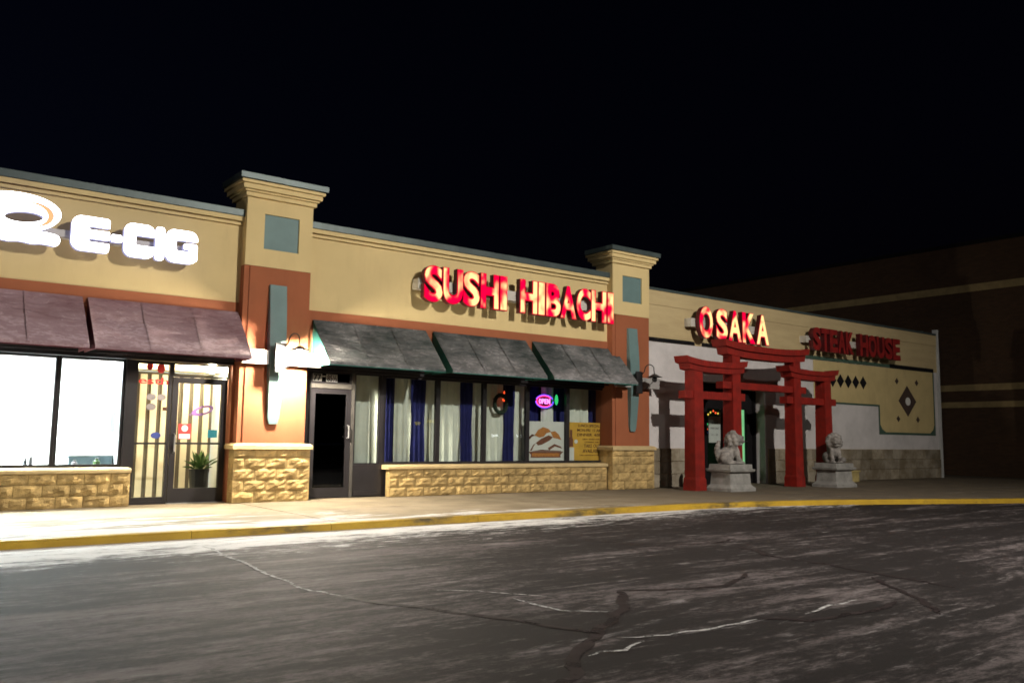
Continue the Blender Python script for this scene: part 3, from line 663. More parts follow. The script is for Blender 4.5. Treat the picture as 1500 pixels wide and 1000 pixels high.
# small things on the vape shop sill (inside)
box('display_ledge', -2.4, 3.68, 15.745, 15.93, .60, .65, 'white_interior', mall)
def bottle(x, h, r, lab, nm='bottle', mat='black_iron'):
    t = thing(nm, lab, 'bottle', (x, 15.84, .652)); V, F = lathe([(r, .652), (r, .652+h*.6), (r*.45, .652+h*.72), (r*.45, .652+h*.9)], x, 15.84, 10); mk('body', V, F, mat, t); V, F = lathe([(r*.55, .652+h*.905), (r*.55, .652+h)], x, 15.84, 8); mk('cap', V, F, 'galvanised', t)
bottle(2.30, .15, .03, 'small dark bottle on the vape shop window ledge'); bottle(2.38, .22, .028, 'taller slim dark bottle on the vape shop window ledge', mat='sticker_grey')
bottle(3.02, .10, .045, 'squat grey jar on the vape shop window ledge', 'jar', 'sticker_grey'); bottle(3.36, .13, .055, 'wide pale green jar on the vape shop ledge near the door', 'jar', 'leaf')
# restaurant interior
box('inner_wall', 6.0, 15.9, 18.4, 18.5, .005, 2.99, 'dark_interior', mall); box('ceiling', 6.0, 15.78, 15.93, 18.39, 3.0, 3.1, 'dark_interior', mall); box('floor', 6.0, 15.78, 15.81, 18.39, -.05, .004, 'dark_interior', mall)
def curtain(xa, xb, mat, label, y=15.95, z0=.66, z1=2.60, waves=5, tie=0, group=None, ragged=0):
    n, mz = max(16, int((xb-xa)*55)), 12; V, F = [], []; ph = random.random()*6; cx = (xa+xb)/2
    for j in range(mz+1):
        t = j/mz; z = z0+(z1-z0)*t; sq = 1-tie*math.exp(-((t-.42)/.22)**2)
        for i in range(n+1):
            u = i/n; x = cx+(xa+(xb-xa)*u-cx)*sq; a = .028*(1-.35*t)
            V.append((x+.012*math.sin(u*17+ph), y+a*math.sin(u*waves*6.28+ph+.4*math.sin(t*3))+.3*a*math.sin(u*waves*15+t*2), z+(ragged*.02*math.sin(u*21) if j == mz else 0)))
    for j in range(mz):
        for i in range(n): p = j*(n+1)+i; F.append((p, p+1, p+n+2, p+n+1))
    return tag(mk('curtain', V, F, mat, None, True), label, 'curtain', group)
WC = 'white curtains in the restaurant windows'; BC = 'blue drapes in the restaurant windows'
curtain(8.02, 8.74, 'curtain_white', 'white curtain in the narrow sidelight beside the dark restaurant door', waves=3, group=WC)
curtain(9.08, 9.52, 'curtain_white', 'narrow white curtain in the first wide restaurant window, next to the sidelight', waves=3, group=WC)
curtain(9.76, 10.12, 'curtain_white', 'white curtain beside the mullion of the first wide restaurant window', waves=2, group=WC)
curtain(10.17, 10.76, 'curtain_white', 'wide white curtain in the second restaurant window from the door', waves=3, group=WC)
curtain(11.02, 11.28, 'curtain_white', 'slim white curtain strip at the edge of the second restaurant window', waves=2, group=WC)
curtain(11.38, 11.93, 'curtain_white', 'white curtain behind the dark wreath', waves=3, group=WC)
curtain(12.18, 12.56, 'curtain_white', 'white curtain between the blue drape and the neon OPEN window', waves=2, group=WC)
curtain(13.06, 13.45, 'curtain_white', 'white curtain behind the neon OPEN sign', waves=2, group=WC)
curtain(13.88, 14.54, 'curtain_white', 'white curtain above the orange poster', waves=3, group=WC)
curtain(8.74, 9.10, 'curtain_blue', 'blue drape at the left end of the wide restaurant windows, beside the sidelight', y=15.985, waves=3, group=BC)
curtain(9.44, 9.80, 'curtain_blue', 'gathered blue drape in the middle of the first wide restaurant window', y=15.90, waves=3, tie=.15, group=BC)
curtain(10.70, 11.04, 'curtain_blue', 'gathered blue drape in the second restaurant window', y=15.90, waves=3, tie=.15, group=BC)
curtain(11.88, 12.23, 'curtain_blue', 'gathered blue drape beside the wreath', y=15.90, waves=3, tie=.15, group=BC)
curtain(12.62, 13.05, 'curtain_blue', 'dark blue drape left of the white curtain behind the OPEN sign', y=16.05, waves=3, group=BC)
curtain(13.46, 13.86, 'curtain_blue', 'dark blue drape beside the hanging green lantern', y=16.05, waves=3, group=BC)
curtain(14.56, 15.2, 'curtain_blue', 'dark blue drape at the pillar end of the restaurant windows', y=16.02, waves=4, group=BC)
# neon OPEN sign
ns = thing('open_sign', 'oval neon OPEN sign glowing pink and blue in the restaurant window', 'neon sign', (13.03, 15.80, 1.93))
cx, cz = 13.03, 2.075
def oval(rx, rz, r, a0=0, a1=2*math.pi, n=28):
    closed = a1-a0 > 6.2
    return tube([(cx+rx*math.cos(a0+(a1-a0)*i/n), 15.80, cz+rz*math.sin(a0+(a1-a0)*i/n)) for i in range(n if closed else n+1)], r, 6, closed)
V, F = oval(.235, .125, .013, R(35), R(330)); mk('red_tube', V, F, 'neon_red', ns, True)
V, F = oval(.265, .15, .011, R(180), R(360)); mk('blue_tube', V, F, 'neon_blue', ns, True)
V, F = oval(.265, .15, .011, R(20), R(160)); mk('blue_tube', V, F, 'neon_blue', ns, True)
for ch, a, b in (('O', 12.86, 12.935), ('P', 12.95, 13.02), ('E', 13.035, 13.10), ('N', 13.115, 13.195)): letter(ch, a, b, 2.015, 2.135, 15.79, .015, ['neon_pink', 'neon_pink'], ns, .02)
box('backing', 12.80, 13.26, 15.825, 15.835, 1.95, 2.20, 'paint_black', ns)
V, F = tube([(12.9, 15.83, 2.2), (12.9, 15.83, 2.99)], .004, 5); mk('chain', V, F, 'black_iron', ns); V, F = tube([(13.16, 15.83, 2.2), (13.16, 15.83, 2.99)], .004, 5); mk('chain', V, F, 'black_iron', ns)
gl_ = thing('hanging_lantern', 'small green glass lantern hanging beside the OPEN sign', 'lantern', (13.44, 15.85, 2.0))
V, F = lathe([(.01, 2.0), (.035, 2.05), (.045, 2.12), (.03, 2.21), (.01, 2.25)], 13.44, 15.85, 10); mk('glass', V, F, 'lamp_green', gl_, True); V, F = tube([(13.44, 15.85, 2.25), (13.44, 15.85, 2.99)], .004, 5); mk('cord', V, F, 'black_iron', gl_)
sl3 = thing('string_lights', 'dim warm string of bulbs hanging by the window mullion near the OPEN sign', 'lights', (12.52, 15.84, .7))
V, F = tube([(12.52, 15.84, 1.6), (12.53, 15.84, 2.2), (12.52, 15.84, 2.99)], .004, 5); mk('cord', V, F, 'black_iron', sl3)
for zz in (1.68, 1.86, 2.05, 2.14, 2.30): V, F = lathe([(.004, zz-.025), (.02, zz), (.004, zz+.025)], 12.525, 15.83, 8); mk('bulb', V, F, 'warm_bulb', sl3, True)
# wreath
wr = thing('wreath', 'dark evergreen wreath hanging in the restaurant window', 'wreath', (11.74, 15.80, 1.72))
V, F = tube([(11.74+.17*math.cos(a), 15.80, 1.97+.20*math.sin(a)) for a in [2*math.pi*i/24 for i in range(24)]], .045, 7, True); mk('ring', V, F, 'wreath_leaf', wr)
V, F = [], []; rn = random.Random(3)
for i in range(260):
    a = rn.uniform(0, 6.28); b = Vector((11.74+.17*math.cos(a), 15.80, 1.97+.2*math.sin(a))); d = Vector((rn.gauss(0, 1), rn.gauss(0, .4), rn.gauss(0, 1))).normalized(); s = d.cross(Vector((.2, 1, .1))).normalized()*.012; t = b+d*rn.uniform(.05, .09); n = len(V)
    V += [tuple(b-s), tuple(b+s), tuple(t)]; F.append((n, n+1, n+2))
mk('needles', V, F, 'wreath_leaf', wr)['kind'] = 'stuff'
rl = thing('red_lantern', 'small glowing red lantern hanging in front of the blue drape by the wreath', 'lantern', (11.86, 15.83, 2.03))
V, F = lathe([(.012, 2.03), (.04, 2.05), (.035, 2.09), (.012, 2.13)], 11.86, 15.83, 10); mk('glass', V, F, 'lamp_red', rl, True); V, F = lathe([(.006, 2.20), (.02, 2.22), (.006, 2.27)], 11.86, 15.83, 8); mk('bead', V, F, 'lamp_red', rl, True); V, F = tube([(11.86, 15.83, 2.13), (11.86, 15.83, 2.99)], .003, 5); mk('cord', V, F, 'black_iron', rl)
# posters
p1 = thing('poster', 'white poster with a brown bird emblem over a serving board', 'poster', (13.05, 15.755, .66))
PY = 15.752
box('sheet', 12.475, 13.63, PY, PY+.006, .66, 1.60, 'poster_white', p1)
def ppoly(P, mat, dy=.003, nm='print'): prism_y(nm, P, PY-dy, PY-dy+.002, mat, p1)
ppoly([(12.52, .90), (12.60, .82), (12.58, .76), (13.50, .76), (13.49, .82), (13.58, .90)], 'ink_brown'); ppoly([(12.63, .785), (13.45, .785), (13.46, .865), (12.62, .865)], 'ink_orange', .006)
ppoly([(12.70, 1.28), (12.80, 1.40), (12.95, 1.47), (13.12, 1.43), (13.20, 1.36), (13.06, 1.33), (12.98, 1.25), (12.84, 1.22)], 'ink_orange'); ppoly([(13.18, 1.36), (13.32, 1.38), (13.44, 1.30), (13.52, 1.17), (13.40, 1.20), (13.27, 1.22)], 'ink_orange')
ppoly([(12.74, 1.10), (12.80, 1.04), (12.92, 1.06), (13.16, 1.16), (13.26, 1.24), (13.12, 1.28), (12.90, 1.20)], 'ink_brown'); ppoly([(13.10, .98), (13.30, 1.08), (13.50, 1.02), (13.54, .97), (13.32, 1.02), (13.14, .93)], 'ink_brown')
ppoly([(12.50, 1.22), (12.62, 1.30), (12.72, 1.27), (12.62, 1.24), (12.56, 1.18)], 'ink_dark'); ppoly([(12.56, .92), (12.66, 1.05), (12.74, 1.10), (12.66, 1.00), (12.62, .92)], 'ink_brown'); ppoly([(12.60, .905), (12.9, .945), (13.2, .93), (13.52, .92), (13.5, .905)], 'ink_brown')
p2 = thing('poster', 'orange poster of lunch specials with dark lettering and a bottle', 'poster', (14.30, 15.755, .66))
PY2 = 15.752
box('sheet', 13.71, 14.86, PY2, PY2+.006, .66, 1.60, 'poster_orange', p2)
for s, a, b, z0, z1 in (('LUNCH SPECIALS', 14.06, 14.80, 1.49, 1.56), ('MON-FRI  11 AM', 14.02, 14.80, 1.38, 1.45), ('DINNER  4:00', 14.02, 14.80, 1.27, 1.34), ('NEW YEARS SUSHI', 14.20, 14.80, 1.18, 1.215), ('CATERING PARTY', 14.26, 14.80, 1.11, 1.145), ('TAKE OUT', 14.24, 14.78, .995, 1.08), ('AVAILABLE', 14.20, 14.80, .87, .96), ('CALL FOR RESERVATIONS', 14.10, 14.80, .80, .83)):
    flat_text(s, a, b, z0, z1, PY2-.004, 'ink_dark', p2, 'lettering', .015)
prism_y('print', [(13.74, 1.02), (13.89, 1.02), (13.89, 1.18), (13.86, 1.25), (13.86, 1.42), (13.79, 1.42), (13.79, 1.25), (13.74, 1.18)], PY2-.004, PY2-.002, 'ink_brown', p2); ybox('print', 13.72, 13.92, .68, 1.0, 'poster_white', p2, PY2-.002); disc('print', 13.98, 1.14, .055, .05, 'poster_white', p2, PY2-.002)

# ---- awnings
def awning(xa, xb, mat, side, label, group, yf=14.66, zt=3.42, zb=2.50):
    t = thing('awning', label, 'awning', ((xa+xb)/2, 15.4, zb), group)
    n, mz = int((xb-xa)/.06), 16; V, F = [], []; seed = xa*3.1
    for j in range(mz+1):
        s = j/mz; y = 15.46+(yf-15.46)*s; z = zt+(zb+.06-zt)*s
        for i in range(n+1):
            u = i/n; x = xa+(xb-xa)*u; ed = math.sin(math.pi*u)**.5*math.sin(math.pi*s)**.6 if 0 < u < 1 and 0 < s < 1 else 0
            d = -.012*math.sin(math.pi*s)*abs(math.sin(math.pi*u*3))**.7+ed*(.025*mnoise.noise((x*1.3, s*6, seed))+.016*mnoise.noise((x*2, s*16, seed+4))-.02)
            V.append((x, y-d*.75, z+d*.6))
    for j in range(mz):
        for i in range(n): p = j*(n+1)+i; F.append((p+n+1, p+n+2, p+1, p))
    b0 = mz*(n+1); k = len(V); V += [(V[b0+i][0], yf+.005, zb) for i in range(n+1)]
    for i in range(n): F.append((k+i, k+i+1, b0+i+1, b0+i))
    k2 = len(V); V += [(xa, 15.47, zt), (xb, 15.47, zt), (xa, 15.47, zb), (xb, 15.47, zb)]
    mk('canopy', V[:k2], F, mat, t, True)
    for x in (xa+.004, xb-.004):
        Vs = [(x-.003, 15.47, zb), (x-.003, yf+.012, zb+.004), (x-.003, yf+.012, zb+.06), (x-.003, 15.465, zt-.01)]; Vs += [(a+.006, b, c) for a, b, c in Vs]
        mk('end_panel', Vs, [(0, 1, 2, 3), (7, 6, 5, 4), (0, 4, 5, 1), (1, 5, 6, 2), (2, 6, 7, 3), (3, 7, 4, 0)], side, t)
    for q in (1, 2):
        xs = xa+(xb-xa)*q/3; vs = []
        for sgn in (-.012, .012): vs += [(xs+sgn, 15.455, zt+.004), (xs+sgn, yf-.006, zb+.062), (xs+sgn, yf-.004, zb+.002)]
        mk('seam', vs, [(0, 3, 4, 1), (1, 4, 5, 2)], mat, t)
    box('hem', xa, xb, yf-.010, yf-.003, zb-.004, zb+.012, side, t)
    for (y0, y1, z0, z1) in ((yf+.03, yf+.06, zb+.012, zb+.04), (15.44, 15.47, zb+.012, zb+.04), (15.44, 15.47, zt-.08, zt-.05)): box('frame_bar', xa+.02, xb-.02, y0, y1, z0, z1, 'black_iron', t)
    return t
MG = 'maroon awnings of the vape shop'; GG = 'dark green awnings of the restaurant'
awning(-2.2, .28, 'awning_maroon', 'awning_maroon_side', 'maroon frosted awning furthest along the vape shop front from the door', MG)
awning(.36, 2.90, 'awning_maroon', 'awning_maroon_side', 'maroon frosted awning over the bright vape shop display windows', MG)
awning(2.98, 5.50, 'awning_maroon', 'awning_maroon_side', 'maroon frosted awning over the vape shop door beside the lit pillar', MG)
awning(6.96, 9.50, 'awning_green', 'awning_green_side', 'dark green frosted awning over the restaurant door beside the lit pillar', GG)
awning(9.68, 12.17, 'awning_green', 'awning_green_side', 'middle dark green frosted awning over the restaurant windows', GG)
awning(12.37, 15.00, 'awning_green', 'awning_green_side', 'dark green frosted awning above the OPEN sign and posters', GG)

# ---- wall lanterns
def sconce(dx, lit, label):
    t = thing('wall_lantern', label, 'lantern', (6.16+dx, 15.06, 2.33))
    box('back_plate', 6.06+dx, 6.27+dx, 15.015, 15.06, 2.33, 2.87, 'black_iron', t, .008)
    ax = 6.40+dx; yy = 14.74
    V, F = tube([(6.24+dx, 15.02, 2.80), (6.27+dx, 14.97, 2.86), (6.29+dx, 14.95, 2.95)]+[(6.345+dx-.055*math.cos(a), 14.95-.19*i/8, 2.97+.075*math.sin(a)) for i, a in enumerate([math.pi*i/8 for i in range(9)])]+[(ax, yy+.02, 2.90), (ax, yy, 2.80)], .011, 8); mk('gooseneck', V, F, 'black_iron', t, True)
    V, F = lathe([(.02, 2.81), (.05, 2.80), (.13, 2.755), (.185, 2.735), (.185, 2.731)], ax, yy, 16); mk('cap', V, F, 'black_iron', t, True)  # cap flared into an unseen hood to cut the upward light
    V, F = lathe([(.045, 2.729), (.062, 2.71), (.064, 2.66), (.05, 2.625), (.02, 2.61)], ax, yy, 14); mk('shade', V, F, 'sconce_glow' if lit else 'black_iron', t, True)
    V, F = tube([(6.24+dx, 15.02, 2.42), (6.30+dx, 14.96, 2.44), (ax-.03, yy+.02, 2.62)], .008, 6); mk('stay', V, F, 'black_iron', t)
sconce(0, True, 'lit gooseneck lantern on the pillar between the two shops'); sconce(9.25, False, 'unlit dark gooseneck lantern on the pillar beside the red gate')

# ---- signs
sg = thing('shop_sign', 'glowing white E-CIG letters with a swoosh logo above the maroon awnings', 'sign', (3.0, 15.3, 4.1))
YF = 15.17; DP = .12; WM = ['white_face', 'white_letter_side']
def cut(a, b): return np.minimum(a, -b)
sdf_solid('letter', lambda x, z: cut(cut(np.maximum(rrect(x, z, 2.905, 4.415, .285, .285, .15), rrect(x, z, 3.05, 4.415, .14, .285, .05)), rrect(x, z, 3.10, 4.515, .22, .028, .02)), rrect(x, z, 3.10, 4.315, .22, .028, .02)), 2.58, 3.24, 4.08, 4.74, .014, YF, DP, WM, sg)
sdf_solid('letter', lambda x, z: rrect(x, z, 3.30, 4.40, .085, .062, .03), 3.18, 3.42, 4.30, 4.5, .014, YF, DP, WM, sg)
sdf_solid('letter', lambda x, z: cut(rrect(x, z, 3.66, 4.415, .245, .285, .14), rrect(x, z, 3.80, 4.42, .20, .085, .03)), 3.38, 3.94, 4.08, 4.74, .014, YF, DP, WM, sg)
sdf_solid('letter', lambda x, z: rrect(x, z, 3.99, 4.415, .072, .285, .05), 3.90, 4.08, 4.08, 4.74, .014, YF, DP, WM, sg)
sdf_solid('letter', lambda x, z: np.maximum(cut(rrect(x, z, 4.355, 4.415, .265, .285, .14), rrect(x, z, 4.50, 4.43, .24, .095, .03)), np.maximum(rrect(x, z, 4.55, 4.33, .07, .15, .04), rrect(x, z, 4.49, 4.425, .10, .05, .02))), 4.06, 4.66, 4.08, 4.74, .014, YF, DP, WM, sg)
def ell(x, z, cx, cz, rx, rz, rot):
    c, s = math.cos(rot), math.sin(rot); u = (x-cx)*c+(z-cz)*s; v = -(x-cx)*s+(z-cz)*c; return (1-(u/rx)**2-(v/rz)**2)*rz*.5
cresc = lambda x, z: np.minimum(ell(x, z, 2.05, 4.60, .31, .20, .05), -ell(x, z, 1.97, 4.585, .30, .19, .05))
sdf_solid('logo_ring', lambda x, z: cut(cut(ell(x, z, 1.74, 4.585, .72, .325, .10), ell(x, z, 1.94, 4.54, .27, .085, .10)), cresc(x, z)), .95, 2.55, 4.20, 5.0, .016, YF, DP, WM, sg)
sdf_solid('logo_crescent', lambda x, z: cresc(x, z)-.004, 1.6, 2.5, 4.3, 4.9, .012, YF+.02, .08, ['orange_face', 'white_letter_side'], sg)
sdf_solid('logo_word', lambda x, z: rrect(x, z+.008*np.sin(x*19), 1.55, 4.235, .91, .095, .09), .60, 2.52, 4.10, 4.36, .014, YF-.02, DP, WM, sg)
box('raceway', .8, 4.55, 15.30, 15.495, 4.33, 4.45, 'raceway', sg)
def channel_sign(words, z0, z1, label, faces, yf, dp, rz0, rz1, rx0, rx1, offset, mat_race='raceway', rim_glow=None):
    s = thing('restaurant_sign', label, 'sign', ((rx0+rx1)/2, 15.4, z0))
    for ch, a, b in words: letter(ch, a, b, z0, z1, yf, dp, faces, s, offset, rim_glow=rim_glow)
    box('raceway', rx0, rx1, yf+dp+.012, 15.496, rz0, rz1, mat_race, s); return s
SU = [('S', 9.23, 9.66), ('U', 9.69, 10.17), ('S', 10.20, 10.61), ('H', 10.66, 11.12), ('I', 11.18, 11.35), ('H', 11.74, 12.21), ('I', 12.26, 12.43), ('B', 12.49, 12.91), ('A', 12.93, 13.39), ('C', 13.42, 13.85), ('H', 13.89, 14.36), ('I', 14.42, 14.60)]
channel_sign(SU, 4.0, 4.735, 'patchily glowing red SUSHI HIBACHI channel letters on a raceway', ['red_face', 'letter_side'], 15.10, .15, 4.26, 4.48, 9.17, 14.62, .028, rim_glow='red_glow_rim')
OS = [('O', 17.78, 18.3), ('S', 18.46, 18.92), ('A', 18.98, 19.51), ('K', 19.58, 20.12), ('A', 20.20, 20.75)]
channel_sign(OS, 3.93, 4.76, 'glowing red OSAKA channel letters above the red gate', ['red_face_osaka', 'letter_side'], 15.10, .15, 4.22, 4.44, 17.60, 20.8, .026, rim_glow='red_glow_rim')
SH = [(c, 22.92+i*.445, 22.92+i*.445+.42) for i, c in enumerate('STEAK')]+[(c, 25.50+i*.495, 25.50+i*.495+.465) for i, c in enumerate('HOUSE')]
channel_sign(SH, 3.95, 4.66, 'unlit red STEAK HOUSE channel letters on the tan band', ['dead_letter', 'letter_side'], 15.10, .15, 4.20, 4.40, 22.80, 27.98, .045)

# ================================================================== restaurant wing
wing = thing('restaurant_wing', 'low painted block restaurant wing with tan sign band and white wall', 'building', (24, 18, 0))
WX0, WX1, WY = 16.08, 31.12, 15.50
EX0, EX1, EZ = 18.20, 21.02, 2.80
boxes('wall', [(WX0, EX0, WY, WY+.3, 0, 3.74), (EX1, WX1, WY, WY+.3, 0, 3.74), (EX0, EX1, WY, WY+.3, EZ, 3.74)], 'painted_block', wing)
box('sign_band', WX0, WX1, WY-.012, WY+.3, 3.742, 4.70, 'band_boards', wing); box('sign_band', WX0, WX1, WY-.03, WY+.3, 4.702, 5.08, 'band_boards', wing)
box('coping', WX0, WX1-.02, WY-.05, WY+.4, 5.082, 5.15, 'coping_metal', wing, .005)
mo = box('moulding', WX0, 18.0, WY-.03, WY-.013, 3.745, 3.845, 'paint_black', wing); box('moulding', 18.3, 22.97, WY-.03, WY-.013, 3.745, 3.845, 'paint_black', wing); box('moulding', 22.98, 27.9, WY-.028, WY-.013, 3.735, 3.845, 'paint_green', wing); box('moulding', 27.91, 30.85, WY-.03, WY-.013, 3.725, 3.86, 'paint_black', wing)
box('roof', WX0, WX1, WY+.32, 24, 4.5, 4.7, 'dark_interior', wing); box('side_wall', WX1-.3, WX1, WY+.32, 24, 0, 4.49, 'painted_block', wing); box('back_wall', WX0, WX1-.31, 23.7, 24, 0, 4.49, 'painted_block', wing)
# stone wainscot: separate stones
wa = box('wainscot', EX1+.12, WX1-.01, WY-.022, WY-.002, 0, .99, 'mortar', wing); wb = box('wainscot', 16.17, EX0-.06, WY-.022, WY-.002, 0, .99, 'mortar', wing)
def stones(xa, xb, prt):
    zs = [0, .34, .66, .99]; rn = random.Random(int(xa*10))
    for r in range(3):
        x = xa
        while x < xb-.05:
            e = min(xb, x+rn.uniform(.45, .95))
            if xb-e < .3: e = xb
            box('stone', x+.006, e-.006, WY-.022-rn.uniform(.015, .035), WY-.0235, zs[r]+.006, zs[r+1]-.006, 'old_stone', prt, .006); x = e
stones(EX1+.13, WX1-.02, wa); stones(16.18, EX0-.07, wb)
# painted banner panel with green border, and diamonds
pn = prism_y('painted_panel', [(23.48, 2.46), (27.22, 2.46), (27.22, 1.80), (27.34, 1.66), (27.55, 1.56), (30.50, 1.56), (30.70, 1.68), (30.80, 1.85), (30.80, 3.72), (23.48, 3.72)], WY-.010, WY-.003, 'paint_tan', wing)
prism_y('border', [(23.48, 2.40), (27.14, 2.40), (27.14, 1.48), (30.88, 1.48), (30.88, 3.72), (30.803, 3.72), (30.803, 1.85), (30.70, 1.677), (30.50, 1.557), (27.55, 1.557), (27.337, 1.657), (27.217, 1.80), (27.217, 2.457), (23.48, 2.457)], WY-.0125, WY-.003, 'paint_green', wing)
def diamond(cx, cz, rx, rz, mat, y=WY-.0125): return prism_y('diamond', [(cx, cz-rz), (cx+rx, cz), (cx, cz+rz), (cx-rx, cz)], y-.006, y, mat, wing)
for i in range(5): diamond(24.50+i*.437, 3.14, .20, .215, 'paint_black')
bd = diamond(29.0, 2.64, .59, .53, 'paint_dark_brown'); disc('medallion', 29.02, 2.63, .165, .14, 'paint_white', bd, WY-.020, th=.004)
for (a, b) in ((28.34, 3.30), (29.66, 3.30), (28.36, 2.02), (29.66, 2.02)): diamond(a, b, .12, .11, 'paint_dark_brown')
box('corner_trim', WX1+.003, WX1+.13, WY-.06, WY+.1, 0, 5.30, 'trim_white', wing)
mk('parapet_end', [(29.6, WY+.42, 5.0), (WX1, WY+.42, 5.0), (WX1, WY+.5, 5.0), (29.6, WY+.5, 5.0), (29.6, WY+.42, 5.16), (WX1, WY+.42, 5.30), (WX1, WY+.5, 5.30), (29.6, WY+.5, 5.16)], boxvf(0, 1, 0, 1, 0, 1)[1], 'coping_metal', wing)
# entry
boxes('entry_jamb', [(EX0, EX0+.06, WY+.302, 16.15, 0, EZ), (EX1-.06, EX1, WY+.302, 16.15, 0, EZ), (EX0+.06, EX1-.06, WY+.302, 16.15, EZ-.06, EZ)], 'paint_black', wing)
boxes('entry_frame', [(EX0+.06, 18.98, 15.9, 15.98, 0, 2.74), (19.66, 20.30, 15.9, 15.98, 0, 2.74), (20.73, EX1-.06, 15.9, 15.98, 0, 2.74), (18.98, 19.66, 15.9, 15.98, 2.10, 2.74), (20.30, 20.73, 15.9, 15.98, 2.10, 2.74), (18.98, 19.66, 15.9, 15.98, 0, .30), (20.30, 20.73, 15.9, 15.98, 0, .35)], 'paint_black', wing)
dl = box('door_pane', 18.983, 19.657, 15.935, 15.943, .303, 2.097, 'shop_glass', wing); box('door_pane', 20.303, 20.727, 15.935, 15.943, .353, 2.097, 'shop_glass', wing)
box('push_bar', 20.32, 20.71, 15.87, 15.895, 1.18, 1.21, 'black_iron', wing)
gp = box('green_lit_wall', 20.30, 20.80, 16.05, 16.08, .30, 2.12, 'green_lit', wing); tag(gp, label='pale green lit wall inside the entry, glowing by itself')  # stands for a lit green wall; its light is put in as emission
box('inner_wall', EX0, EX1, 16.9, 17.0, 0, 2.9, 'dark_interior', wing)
nb = thing('notice', 'pale paper notice taped inside the restaurant entry door', 'notice', (19.33, 15.95, 1.15)); box('sheet', 19.10, 19.60, 15.948, 15.952, 1.15, 1.88, 'poster_white', nb)
for s, a, b, z0, z1 in (('SUSHI', 19.22, 19.48, 1.66, 1.74), ('OPEN DAILY', 19.16, 19.54, 1.52, 1.58), ('11 - 10', 19.22, 19.48, 1.34, 1.40)): flat_text(s, a, b, z0, z1, 15.944, 'sticker_grey', nb)
fl = thing('string_lights', 'coloured fairy lights round the notice in the restaurant entry', 'lights', (19.3, 15.96, 1.2))
V, F = tube([(19.02, 15.965, 1.25), (19.06, 15.965, 1.6), (19.1, 15.965, 1.95), (19.3, 15.965, 2.03), (19.6, 15.965, 1.98)], .004, 5); mk('cord', V, F, 'leaf', fl)
for i, (a, b, mt_) in enumerate(((19.05, 1.52, 'lamp_red'), (19.03, 1.42, 'lamp_blue'), (19.10, 1.93, 'lamp_yellow'), (19.20, 1.99, 'lamp_yellow'), (19.32, 2.03, 'lamp_red'), (19.42, 1.98, 'lamp_red'), (19.52, 1.97, 'lamp_yellow'), (19.06, 1.66, 'lamp_green'))):
    V, F = lathe([(.004, b-.03), (.026, b), (.004, b+.03)], a, 15.965, 8); mk('bulb', V, F, mt_, fl, True)

# ================================================================== torii gate
tg = thing('torii_gate', 'red wooden torii gate with two lower side wings before the entry', 'gate', (19.2, 14.2, 0))
TY = 14.22
def post(x, z1, w=.33):
    h = w/2; ex = .035
    V, F = [], []
    for (z, s) in ((-.003, h+ex), (.25, h+ex*.8), (.32, h+.008), (z1, h-.012)): V += [(x-s, TY-s, z), (x+s, TY-s, z), (x+s, TY+s, z), (x-s, TY+s, z)]
    for i in range(3):
        for k in range(4): F.append((i*4+k, i*4+(k+1) % 4, i*4+4+(k+1) % 4, i*4+4+k))
    F += [(3, 2, 1, 0), (12, 13, 14, 15)]; mk('post', V, F, 'torii_red', tg)
for x, z in ((16.49, 2.99), (17.95, 3.40), (20.56, 3.40), (22.00, 3.01)): post(x, z)
def lintel(xa, xb, z0, z1, rise, y0, y1, ext):
    P = []; N = 16; cx = (xa+xb)/2; hw = (xb-xa)/2
    for i in range(N+1): u = -1+2*i/N; P.append((cx+u*(hw-ext), z0+rise*.8*abs(u)**3))
    for i in range(N, -1, -1): u = -1+2*i/N; P.append((cx+u*hw, z1+rise*abs(u)**2.5))
    prism_y('lintel', P, y0, y1, 'torii_red', tg)
lintel(17.42, 21.08, 3.505, 3.66, .11, TY-.23, TY+.23, .07); lintel(17.56, 20.95, 3.33, 3.503, .09, TY-.17, TY+.17, .05)
lintel(16.00, 18.36, 3.02, 3.16, .09, TY-.215, TY+.215, .06); lintel(16.13, 18.27, 2.88, 3.018, .07, TY-.175, TY+.175, .04)
lintel(20.10, 22.50, 3.04, 3.17, .09, TY-.215, TY+.215, .06); lintel(20.25, 22.38, 2.90, 3.038, .07, TY-.175, TY+.175, .04)
box('tie_beam', 17.46, 21.02, TY-.115, TY+.115, 2.52, 2.70, 'torii_red', tg, .008); box('tie_beam', 16.06, 18.33, TY-.12, TY+.12, 2.22, 2.41, 'torii_red', tg, .008); box('tie_beam', 20.12, 22.45, TY-.12, TY+.12, 2.23, 2.42, 'torii_red', tg, .008)

# ================================================================== guardian lions
E_ = []
for s in (-1, 1):
    E_ += [((s*.14, .15, .15), (.11, .17, .15)), ((s*.10, -.15, .20), (.055, .06, .19)), ((s*.105, -.19, .08), (.05, .06, .09)), ((s*.105, -.23, .035), (.065, .095, .045)), ((s*.17, -.02, .035), (.06, .11, .045)),
           ((s*.06, -.295, .655), (.05, .04, .03)), ((s*.055, -.315, .615), (.026, .02, .026)), ((s*.15, -.10, .70), (.04, .03, .06)), ((s*.05, -.31, .545), (.055, .045, .042))]
E_ += [((0, .08, .24), (.15, .2, .18)), ((0, -.07, .34), (.145, .13, .19)), ((0, -.07, .55), (.185, .15, .2)), ((0, -.18, .60), (.135, .14, .12)), ((0, -.275, .555), (.095, .07, .055)), ((0, -.26, .465), (.08, .06, .03)), ((0, -.338, .59), (.038, .022, .026)), ((0, -.06, .755), (.09, .09, .05))]
for i in range(14):
    a = math.pi*2*i/14; E_.append(((.175*math.cos(a), -.05+.03*math.sin(a*3), .57+.19*math.sin(a)), (.066, .07, .066)))
